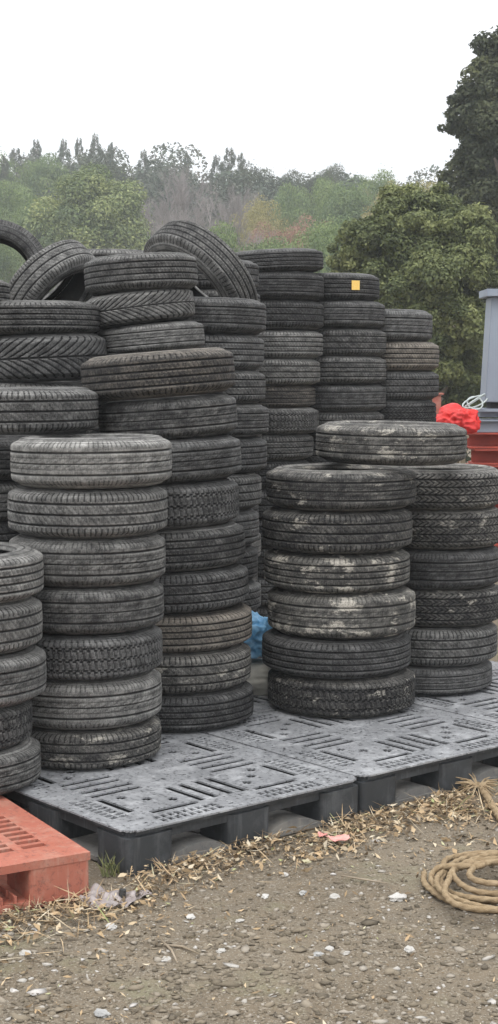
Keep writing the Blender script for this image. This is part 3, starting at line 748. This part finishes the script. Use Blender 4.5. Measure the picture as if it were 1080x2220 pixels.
# low dark hedge closing the foot of the trees
hd = empty('dark_hedge', (0, 26, 0)); bl = []
for k in range(40):
    x = -12 + k*.72; bl.append((x, random.uniform(-.6, .6), random.uniform(.5, 1.0), .8, .8, .75))
leaves('foliage', bl, 30000, .12, M['leaf_dark'], hd)
mb = MB()
for k in range(0, 40, 2): mb.tube([(-12+k*.72, 0, 0), (-12+k*.72+.1, .1, 1.0)], [.04, .02], 5)
mb.build('stems', M['bark'], hd)
tag(hd, 'low dark hedge between the near evergreen and the tyre yard', 'hedge')

# ------------------------------------------------------------------ steel by the right edge
def ibeam(mb, x0, x1, y0, y1, z0, z1, tf=.022, tw=.014):
    mb.box(x0, x1, y0, y1, z1-tf, z1); mb.box(x0, x1, y0, y1, z0, z0+tf)
    ym = (y0+y1)/2; mb.box(x0+.002, x1-.002, ym-tw/2, ym+tw/2, z0+tf-.001, z1-tf+.001)
YS = 11.4
XL = at(1019, 960, YS).x
zt1 = at(1050, 938, YS).z; zb1 = at(1050, 974, YS).z; zb2 = at(1050, 1004, YS).z; hI = (zt1-zb1)
zz = zt1; k = 0
names = ['topmost', 'second', 'third', 'fourth', 'fifth', 'sixth', 'seventh', 'eighth', 'ninth', 'tenth', 'eleventh']
NB = 9; hI = (zt1-.12)/NB
for k in range(NB):
    mb = MB(); z1 = zt1 - k*hI; ibeam(mb, XL + [.0, .03, .01, .04][k % 4], XL+3.2, YS, YS+.3, z1-hI+.002, z1-.001, .014, .012)
    o = mb.build('steel_beam', M['redsteel'], bevel=.003)
    tag(o, f'rust-red steel I-beam, {names[k]} in the pile under the blue-grey frame', 'steel beam', 'red steel beams in a pile')
for k in range(3):
    mb = MB(); mb.box(XL+.3+k*1.1, XL+.45+k*1.1, YS-.15, YS+.45, 0, .1195)
    tag(mb.build('timber_sleeper', M['wood'], bevel=.006), f'timber sleeper under the red steel pile, {["nearest the tyres", "in the middle", "farthest from the tyres"][k]}', 'timber', 'sleepers under the steel')
fr = empty('steel_frame', (at(1060, 938, YS).x, YS+.12, zt1))
X0 = fr.location.x
def fx(px): return at(px, 900, YS+.1).x - X0
def fz(py): return at(1060, py, YS+.0).z - zt1
mb = MB(); mb.box(fx(1026), fx(1026)+3, -.14, .16, fz(914), fz(917)+.004+.02); mb.box(fx(1034), fx(1034)+3, -.10, .12, .001, fz(914)); mb.build('sill_beam', M['bluesteel'], fr, bevel=.003)
mb = MB(); mb.box(fx(1030), fx(1030)+3, -.15, .17, fz(893), fz(886)); mb.box(fx(1040), fx(1040)+3, -.06, .08, fz(914)+.03, fz(893)); mb.build('base_flange', M['bluesteel'], fr, bevel=.003)
mb = MB(); mb.box(fx(1060), fx(1060)+.8, -.09, .11, fz(886)+.001, fz(871)); mb.build('rubber_pad', M['darkgap'], fr)
mb = MB(); b = len(mb.v); xl0, xl1 = fx(1047), fx(1058); zt_, zb_ = fz(644), fz(872)
mb.v += [(xl0,-.13,zb_),(xl0+1.2,-.13,zb_),(xl0+1.2,.15,zb_),(xl0,.15,zb_),(xl1,-.13,zt_),(xl0+1.2,-.13,zt_),(xl0+1.2,.15,zt_),(xl1,.15,zt_)]
mb.f += [(0,3,2,1),(4,5,6,7),(0,1,5,4),(1,2,6,5),(2,3,7,6),(3,0,4,7)]
mb.build('column', M['bluesteel'], fr, bevel=.006)
mb = MB(); mb.box(fx(1045), fx(1045)+1.4, -.19, .21, fz(643), fz(627)); mb.build('cap_flange', M['bluesteel'], fr, bevel=.003)
tag(fr, 'tall blue-grey painted steel frame on the red beam pile', 'steel frame')
mb = MB(); x = at(947, 870, 11.9).x; mb.box(x-.03, x+.03, 11.87, 11.93, 0, at(947, 856, 11.9).z)
mb.box(x-.05, x+.05, 11.85, 11.95, at(947, 856, 11.9).z+.0005, at(947, 852, 11.9).z)
tag(mb.build('red_post', simple('faded_red_post', (.42, .11, .08), (.5, .25, .2), 9), bevel=.004), 'thin faded red post just behind the red bundle', 'post')
# red bundle
def cloth_blob(name, c, r, mat, seed, amp=.28, sub=5, flat=True, freq=3.2):
    bm = bmesh.new(); bmesh.ops.create_icosphere(bm, subdivisions=sub, radius=1)
    for v_ in bm.verts:
        p = v_.co.copy(); n1 = noise.noise(p*freq*.5+Vector((seed, 0, 0))); n2 = abs(noise.noise(p*freq+Vector((0, seed, 0)))); n3 = abs(noise.noise(p*freq*2.3+Vector((seed, seed, 0))))
        k = 1 + amp*n1 - amp*.9*n2 - amp*.35*n3
        q = Vector((p.x*r[0], p.y*r[1], p.z*r[2]))*k
        if flat and q.z < -r[2]*.62: q.z = -r[2]*.62
        v_.co = q
    me = bpy.data.meshes.new(name); bm.to_mesh(me); bm.free(); me.materials.append(mat)
    for f_ in me.polygons: f_.use_smooth = True
    o = bpy.data.objects.new(name, me); COL.objects.link(o); o.location = c; return o
YB = 11.1; zb = at(985, 938, YB).z; zt2 = at(985, 880, YB).z
hb = (zt2-zb)
rb = cloth_blob('red_bundle', (at(988, 900, YB).x, YB, zb+hb*.38), (.165, .16, hb*.66), M['redcloth'], 4.2, .3)
mb = MB()                                        # trailing wrapped end of the bundle
pts = [Vector((-.02, 0, 0)), Vector((-.10, 0, .004)), Vector((-.16, -.01, .0))]
mb.tube(pts, [.07, .062, .05], 14)
mb.build('wrapped_end', M['redcloth'], rb, True)
tag(rb, 'bright red crumpled tarp bundle beside the blue-grey steel', 'bundle')
mb = MB(); xb = at(985, 900, YB).x           # crate the bundle rests on (hidden by the tyres)
zc = zb - .012
for sx in (-.13, .03):
    for sy in (-.16, .14): mb.box(xb+sx, xb+sx+.03, YB+sy, YB+sy+.03, 0, zc-.02)
for k in range(5): mb.box(xb-.15, xb+.08, YB-.19+k*.078, YB-.125+k*.078, zc-.0195, zc)
for k in range(3): mb.box(xb-.12, xb+.05, YB-.171, YB-.161, .15+k*.33, .23+k*.33); mb.box(xb-.12, xb+.05, YB+.171, YB+.181, .15+k*.33, .23+k*.33)
tag(mb.build('wooden_stand', M['wood']), 'slatted wooden stand under the red bundle', 'stand')
# clear plastic hose tangle
mb = MB(); c = at(1030, 868, 11.35)
for k in range(3):
    pts = []; a0 = random.uniform(0, 6.28); rr = random.uniform(.05, .09)
    for i in range(16):
        a = a0 + i*.42; pts.append((c.x + rr*1.1*math.cos(a), 11.35 + .06*math.sin(a+k), c.z + .045*math.sin(a*1.0+k*.7) + .01*k - .02))
    mb.tube(pts, [.006]*16, 6)
tag(mb.build('plastic_strapping', M['clear'], smooth=True), 'loose loops of pale clear strapping above the red bundle', 'strapping')

# blue tarp and cream sack between the stacks
p = at(556, 1452, 7.2)
bs_ = cloth_blob('cream_sack', (p.x, 7.22, PH+.062), (.15, .12, .1), M['cream'], 2.0, .12); tag(bs_, 'cream sack lying on the pallet under the blue tarp', 'sack')
bt = cloth_blob('blue_tarp', (at(556, 1385, 7.22).x, 7.22, at(556, 1385, 7.2).z), (.15, .12, .13), M['bluetarp'], 9.0, .35); tag(bt, 'crumpled bright blue tarp wedged between two tyre stacks', 'tarp')

# ------------------------------------------------------------------ rope
def rope_mesh(name, ctrl, r, mat, twist=70, parent=None, k=12, step=.006):
    P = [Vector(c) for c in ctrl]; pts = []
    for i in range(len(P)-1):
        p0 = P[max(i-1, 0)]; p1 = P[i]; p2 = P[i+1]; p3 = P[min(i+2, len(P)-1)]
        n = max(2, int((p2-p1).length/step))
        for j in range(n):
            t_ = j/n
            pts.append(.5*((2*p1) + (-p0+p2)*t_ + (2*p0-5*p1+4*p2-p3)*t_**2 + (-p0+3*p1-3*p2+p3)*t_**3))
    pts.append(P[-1]); V = []; L = 0; n = len(pts)
    for i, p in enumerate(pts):
        t_ = (pts[min(i+1, n-1)] - pts[max(i-1, 0)]).normalized(); a = t_.cross(Vector((0, 0, 1))).normalized(); b = t_.cross(a)
        if i: L += (p - pts[i-1]).length
        for j in range(k):
            an = 2*math.pi*j/k; rr = r*(1 + .42*abs(math.cos(1.5*(an) + L*twist)) - .26)
            V.append(p + (a*math.cos(an) + b*math.sin(an))*rr)
    i, j = np.meshgrid(np.arange(n-1), np.arange(k), indexing='ij'); j2 = (j+1) % k
    Fq = np.stack([i*k+j, i*k+j2, (i+1)*k+j2, (i+1)*k+j], -1).reshape(-1, 4)
    return mesh_np(name, np.array([tuple(v_) for v_ in V]), Fq, mat, parent=parent, smooth=True)
M['rope'] = simple('straw_rope', (.25, .18, .105), (.36, .275, .175), 40, .9, .15, bump=.6, bs=300)
rp_pts = []
def rp(px, py, z): q = on(px, py, z); rp_pts.append((q.x, q.y, z))
loops = [(1082, 1912, 163, 60), (1098, 1898, 152, 56), (1075, 1905, 118, 47), (1105, 1915, 150, 62), (1068, 1897, 88, 34), (1100, 1924, 142, 54), (1078, 1893, 58, 24)]
for k, (cx, cy, rx, ry) in enumerate(loops):
    nx_ = loops[min(k+1, len(loops)-1)]
    for i in range(18):
        f_ = i/18; a = math.pi*.9 + 2*math.pi*f_; m_ = lambda q: loops[k][q]*(1-f_**2) + nx_[q]*f_**2
        wv = 1 + .06*math.sin(3*a + k*1.7)
        x = m_(0) + m_(2)*wv*math.cos(a); y = m_(1) - m_(3)*wv*math.sin(a)
        rp(x, y, .012 + .0095*k + .004*math.sin(2*a + k*2))
rp(955, 1880, .05); rp(935, 1908, .02); rp(960, 1938, .012)
ro = rope_mesh('rope_coil', rp_pts, .0092, M['rope']); tag(ro, 'coil of twisted straw-brown rope lying on the dirt', 'rope')
rp_pts = []
for (x, y, z) in [(1035, 1702, .02), (1052, 1722, .02), (1068, 1748, .016), (1085, 1775, .015), (1110, 1800, .015), (1160, 1820, .015)]: rp(x, y, z)
r2 = rope_mesh('rope_end', rp_pts, .013, M['rope'])
mb = MB(); q0 = on(1036, 1706, .03)
for k in range(70):
    a = random.uniform(0, 6.28); e = random.uniform(0, 1); L = random.uniform(.04, .11)
    d_ = Vector((math.cos(a), math.sin(a), random.uniform(-.1, .6))); s_ = Vector((q0.x, q0.y, .03))
    mb.tube([s_, s_+d_*L*.5, s_+d_*L+Vector((0, 0, -.02))], [.0035, .003, .0015], 4)
mb.build('frayed_tuft', M['rope'], r2)
tag(r2, 'frayed rope end with a loose tuft near the pallet edge', 'rope')

# ------------------------------------------------------------------ litter and gravel
def scatter_stones(name, n, region, s0, s1, mat, flat=.55, dens=None):
    base = bmesh.new(); bmesh.ops.create_icosphere(base, subdivisions=1, radius=1)
    bv = np.array([v_.co[:] for v_ in base.verts]); bf = np.array([[v_.index for v_ in f_.verts] for f_ in base.faces]); base.free()
    Vs = []; Fs = []; rs = []; c = 0
    for k in range(n):
        while 1:
            x, y = region(); 
            if dens is None or random.random() < dens(x, y): break
        s = s0*(s1/s0)**(random.random()**2.2)
        m_ = bv*(1+.34*rng.normal(size=(len(bv), 1)))*(1+.25*rng.normal(size=(1, 3)))*np.array([s*random.uniform(.7, 1.3), s*random.uniform(.7, 1.2), s*flat*random.uniform(.6, 1.1)])
        a = random.uniform(0, 6.28); ca, sa = math.cos(a), math.sin(a)
        m_ = m_ @ np.array([[ca, sa, 0], [-sa, ca, 0], [0, 0, 1]]) + np.array([x, y, gh(x, y) + s*.12])
        Vs.append(m_); Fs.append(bf+c*len(bv)); rs.append(np.full(len(bf), random.random())); c += 1
    return mesh_np(name, np.concatenate(Vs), np.concatenate(Fs), mat, attrs={'rnd': ('FACE', np.concatenate(rs))})
t = NT('gravel_mix'); r_ = attr(t, 'rnd')
c = t.ramp(r_, [(0, (.10, .084, .063)), (.3, (.14, .117, .085)), (.7, (.22, .185, .138)), (.92, (.30, .27, .23)), (.98, (.38, .36, .33)), (1, (.45, .43, .41))])
t.bump(t.noise(t.obj(), 90, 3), .3, .004); t.set(c, .85, .25)
def reg_front():
    y = random.uniform(3.5, 6.8)**1; x = random.uniform(-.29, .29)*y + random.uniform(-.1, .1)
    return x, y
def clear(x, y):
    v_ = (Vector((x, y, 0))-C0).dot(Wv); return 0 if v_ > -.005 else 1
gv = scatter_stones('gravel', 13500, reg_front, .002, .010, t.m, .6, clear); tag(gv, 'fine gravel and grit scattered over the dirt', None, kind='stuff')
def near_dens(x, y): return clear(x, y)*(1.0 if y < 4.55 else .16)
gv = scatter_stones('coarse_gravel', 2100, reg_front, .006, .019, t.m, .42, near_dens); tag(gv, 'coarser flat pebbles in the nearest dirt', None, kind='stuff')
STN = [(863, 1944, 26, 0, 'largest white stone below the rope coil'), (887, 2061, 18, 0, 'smooth white pebble, lowest below the rope coil'), (715, 2056, 15, 0, 'pale pebble left of the smooth white one'), (750, 2066, 13, 0, 'small upright white pebble between two pale ones'),
       (617, 1893, 13, 0, 'small white stone in front of the black pallets'), (575, 1940, 14, 0, 'white shard midway between scrap and rope'), (725, 1940, 15, 0, 'thin pale stone left of the largest white one'), (657, 1932, 14, 1, 'dark-edged flat stone in open dirt'),
       (690, 2070, 15, 1, 'grey pebble near the lower edge of the lit dirt'), (413, 1990, 15, 0, 'white stone right of the grey plastic scrap'), (240, 2010, 20, 0, 'pale lump of stone below the grey plastic scrap'), (75, 2017, 17, 1, 'grey stone in front of the red pallet'),
       (55, 2063, 16, 0, 'white flat stone lowest in front of the red pallet'), (360, 2080, 16, 0, 'pale stone among twigs at lower left'), (520, 1995, 12, 0, 'cream stone in the dirt centre'), (220, 2198, 26, 1, 'flat grey stone at the bottom frame edge'), (480, 2060, 13, 0, 'tiny cream stone right of the twigs')]
for (x, y, wp, g_, lab) in STN:
    q = on(x, y, .006); s = wp/1.25/(F/q.y)
    bm = bmesh.new(); bmesh.ops.create_icosphere(bm, subdivisions=3, radius=1); sd = random.uniform(0, 90)
    for v_ in bm.verts:
        n_ = noise.noise(v_.co*1.6+Vector((sd, 0, 0)))*.5
        v_.co = Vector((v_.co.x*s*(1+n_), v_.co.y*s*.75*(1+n_), v_.co.z*s*.42*(1+n_)))
    me = bpy.data.meshes.new('stone'); bm.to_mesh(me); bm.free(); me.materials.append(M['stone_g' if g_ else 'stone_w'])
    o = bpy.data.objects.new('stone', me); COL.objects.link(o); o.location = (q.x, q.y, gh(q.x, q.y)+s*.2); o.rotation_euler = (0, 0, random.uniform(0, 6))
    tag(o, lab, 'stone', 'loose stones on the dirt')

t = NT('dry_litter'); r_ = attr(t, 'rnd')
c = t.ramp(r_, [(0, (.10, .075, .05)), (.3, (.20, .145, .09)), (.5, (.33, .24, .14)), (.65, (.42, .30, .18)), (.8, (.48, .38, .25)), (.95, (.56, .50, .39)), (1, (.30, .33, .14))])
t.set(c, .85, .2); M['litter'] = t.m
def litter(name, pts, L0, L1, asp, mat, lift=.01):
    n = len(pts); P = np.array(pts); a = rng.random(n)*2*np.pi; el = rng.normal(size=n)*.35
    d = np.stack([np.cos(a)*np.cos(el), np.sin(a)*np.cos(el), np.sin(el)], -1); up = np.array([0, 0, 1.0]) + .5*rng.normal(size=(n, 3))
    b = np.cross(d, up); b /= np.linalg.norm(b, axis=1, keepdims=True); nn = np.cross(b, d)
    L = (L0 + (L1-L0)*rng.random(n)**2)[:, None]; w = L*asp; cu = (.12*rng.normal(size=n))[:, None]
    V = []
    for t_, ww in ((-.5, .12), (0, 1), (.5, .15)):
        c_ = P + d*L*t_ + nn*L*cu*(4*t_*t_) ; V += [c_ - b*w*ww*.5, c_ + b*w*ww*.5]
    V = np.stack(V, 1); 
    V[:, :, 2] += np.maximum(0, .002 - V[:, :, 2].min(axis=1))[:, None]
    V = V.reshape(-1, 3)
    i0 = np.arange(n)*6; Fq = np.concatenate([np.stack([i0, i0+1, i0+3, i0+2], -1), np.stack([i0+2, i0+3, i0+5, i0+4], -1)])
    rv = rng.random(n)
    return mesh_np(name, V, Fq, mat, attrs={'rnd': ('FACE', np.concatenate([rv, rv]))})
pts = []; pts2 = []
while len(pts) < 5400:                 # the drift along the pallet front
    u = random.uniform(-.05, 3.0); off = -abs(random.gauss(0, .12)) - .012
    hx = .42 + .95*noise.noise(Vector((u*3.1, off*6, 5)))
    if u < .45: hx *= .45
    if 1.0 < u < 2.0: hx *= 1.3; off *= 1.5
    if random.random() > hx: continue
    p = C0 + U*u + Wv*off; hgt = max(0, .035*(1+off/.2))*random.random()
    pts.append((p.x, p.y, .006 + hgt))
for k in range(1500):                  # beside the red pallet
    p = A0 + Ux*random.gauss(.0, .13) + Vector((Ux.y, -Ux.x, 0))*abs(random.gauss(0, .14)) - Ux*random.choice([0, 0, .3, .5, .7]); 
    if (p-C0).dot(Wv) > -.01 and (p-C0).dot(U) > 0: continue
    pts.append((p.x, p.y, .004+.02*random.random()))
for k in range(4000):
    x, y = reg_front()
    if not clear(x, y): continue
    if noise.noise(Vector((x*2.2, y*1.6, 9))) < .0 and random.random() < .7: continue
    pts2.append((x, y, gh(x, y)+.004))
lt = litter('dry_leaves', pts, .010, .042, .42, M['litter']); tag(lt, 'drift of dry tan leaves along the black pallets', None, kind='stuff')
l2 = litter('dry_debris', pts2, .008, .03, .32, M['litter']); tag(l2, 'sparse dry leaf bits over the dirt', None, kind='stuff')
pts3 = [p for p in pts if random.random() < .22]
l3 = litter('dry_grass', [(p[0], p[1], p[2]+.006) for p in pts3], .06, .13, .035, M['litter']); tag(l3, 'thin dry straw in the leaf drift', None, kind='stuff')
# green tuft
mb = MB(); q = on(242, 1898, 0)
for k in range(26):
    a = random.uniform(0, 6.28); L = random.uniform(.03, .08); lean = random.uniform(.1, .9); s_ = Vector((q.x+random.uniform(-.03, .03), q.y+random.uniform(-.02, .02), 0))
    mb.tube([s_, s_+Vector((math.cos(a)*L*lean*.4, math.sin(a)*L*lean*.4, L*.6)), s_+Vector((math.cos(a)*L*lean, math.sin(a)*L*lean, L))], [.002, .0016, .0005], 3)
tag(mb.build('grass_tuft', simple('green_grass', (.10, .125, .045), (.20, .20, .09), 30)), 'small green grass tuft at the foot of the pallet corner', 'grass')
# twigs
for (x, y, pts_) in [(345, 2045, [(350, 2038), (372, 2060), (385, 2088)]), (390, 2052, [(355, 2048), (395, 2052), (432, 2068)]), (760, 1905, [(738, 1898), (785, 1906), (840, 1915)])]:
    mb = MB(); q = [on(a, b, .01) for a, b in pts_]; mb.tube(q, [.003, .004, .002], 6)
    tag(mb.build('twig', M['wood'], smooth=True), {345: 'short steep twig crossing another at lower left', 390: 'longer flat twig crossing the steep one at lower left', 760: 'thin dry twig left of the rope coil'}[x], 'twig', 'dry twigs')
# crumpled plastic film scrap
def sheet(name, c, sx, sy, rot, mat, amp, seed, n=26):
    V = []
    for i in range(n):
        for j in range(n):
            u_ = i/(n-1)*2-1; v_ = j/(n-1)*2-1; r_ = 1 + .35*noise.noise(Vector((math.atan2(v_, u_)*1.6, seed, 0)))
            m_ = max(abs(u_), abs(v_)); l_ = math.hypot(u_, v_) or 1; x = u_/l_*m_*r_*sx; y = v_/l_*m_*r_*sy
            z = .005 + amp*abs(noise.noise(Vector((x*14, y*14, seed)))) + amp*.5*abs(noise.noise(Vector((x*40, y*40, seed))))*(1-m_*.5)
            V.append((x, y, z))
    Fq = np.array([(i*n+j, (i+1)*n+j, (i+1)*n+j+1, i*n+j+1) for i in range(n-1) for j in range(n-1)])
    o = mesh_np(name, V, Fq, mat, smooth=False); o.location = c; o.rotation_euler = (0, 0, rot)
    md = o.modifiers.new('s', 'SOLIDIFY'); md.thickness = .0015
    return o
q = on(238, 1962, 0); s1 = sheet('plastic_scrap', (q.x, q.y, .004), .085, .07, .2, M['scrap'], .05, 3.3)
tag(s1, 'crumpled greyish plastic film beside the red pallet corner', 'plastic scrap')
q = on(298, 1952, 0); s2 = sheet('plastic_scrap', (q.x, q.y, .006), .045, .03, .3, M['scrap'], .03, 7.1)
tag(s2, 'small folded plastic strip at the right end of the grey film', 'plastic scrap')
mb = MB(); q = on(264, 1942, .02); mb.tube([(q.x, q.y, .012), (q.x+.004, q.y, .04)], [.012, .011], 10); tag(mb.build('black_cap', M['blackscrap'], smooth=False), 'small black cap on the grey plastic film', 'cap')
q = on(735, 1822, .02); s3 = sheet('pink_scrap', (q.x, q.y, .02), .04, .03, .4, M['pinkscrap'], .03, 5.0); tag(s3, 'torn pink-red plastic scrap in the dry leaves', 'plastic scrap')
q = on(700, 1814, .02); s4 = sheet('pink_scrap', (q.x, q.y, .02), .022, .016, 1.4, M['pinkscrap'], .02, 6.0); tag(s4, 'smaller pink scrap nearer the black pallet', 'plastic scrap')

# ------------------------------------------------------------------ haze
t = bpy.data.materials.new('haze'); t.use_nodes = True; nt = t.node_tree; nt.nodes.clear()
o_ = nt.nodes.new('ShaderNodeOutputMaterial'); pv = nt.nodes.new('ShaderNodeVolumePrincipled'); nt.links.new(pv.outputs[0], o_.inputs['Volume'])
pv.inputs['Color'].default_value = (.88, .94, 1.0, 1); pv.inputs['Density'].default_value = .0014; pv.inputs['Anisotropy'].default_value = .0
mb = MB(); mb.box(-330, 330, -70, 235, -1.2, 42); hz = mb.build('haze', t); tag(hz, 'pale mist hanging over the yard and hillside', None, kind='stuff')

# ------------------------------------------------------------------ world and sun
w = bpy.data.worlds.new('World'); sc.world = w; w.use_nodes = True; nt = w.node_tree; nt.nodes.clear()
wo = nt.nodes.new('ShaderNodeOutputWorld'); bg = nt.nodes.new('ShaderNodeBackground'); sky = nt.nodes.new('ShaderNodeTexSky')
sky.sky_type = 'NISHITA'; sky.sun_disc = False; sky.sun_elevation = R(58); sky.sun_rotation = R(200); sky.dust_density = 6; sky.air_density = 1.0
hs = nt.nodes.new('ShaderNodeHueSaturation'); hs.inputs['Saturation'].default_value = .06
mx = nt.nodes.new('ShaderNodeMix'); mx.data_type = 'RGBA'; mx.inputs[0].default_value = .75
tcw = nt.nodes.new('ShaderNodeTexCoord'); sp_ = nt.nodes.new('ShaderNodeSeparateXYZ'); nt.links.new(tcw.outputs['Generated'], sp_.inputs[0])
rw = nt.nodes.new('ShaderNodeValToRGB'); nt.links.new(sp_.outputs[2], rw.inputs[0])      # overcast sky: about three times brighter overhead
rw.color_ramp.elements[0].position = .12; rw.color_ramp.elements[0].color = (.42, .425, .435, 1); rw.color_ramp.elements[1].position = .95; rw.color_ramp.elements[1].color = (1, 1, 1, 1)
sc_ = nt.nodes.new('ShaderNodeVectorMath'); sc_.operation = 'SCALE'; sc_.inputs['Scale'].default_value = 33; nt.links.new(rw.outputs[0], sc_.inputs[0]); nt.links.new(sc_.outputs[0], mx.inputs[7])
nt.links.new(sky.outputs[0], hs.inputs['Color']); nt.links.new(hs.outputs[0], mx.inputs[6]); nt.links.new(mx.outputs[2], bg.inputs[0]); nt.links.new(bg.outputs[0], wo.inputs[0])
bg.inputs[1].default_value = .10
sd = bpy.data.lights.new('sun', 'SUN'); sd.energy = 1.1; sd.angle = R(25); sd.color = (1, .97, .93)
so = bpy.data.objects.new('sun', sd); COL.objects.link(so)
el, az = R(58), R(200)
dirv = Vector((math.sin(az)*math.cos(el), math.cos(az)*math.cos(el), math.sin(el)))
so.rotation_euler = dirv.to_track_quat('Z', 'Y').to_euler()

sc.view_settings.view_transform = 'Standard'; sc.view_settings.look = 'None'; sc.view_settings.exposure = 0; sc.view_settings.gamma = 1
sc.cycles.use_denoising = True; sc.cycles.max_bounces = 6; sc.cycles.volume_bounces = 1
sc.cycles.use_adaptive_sampling = True; sc.cycles.adaptive_threshold = .02
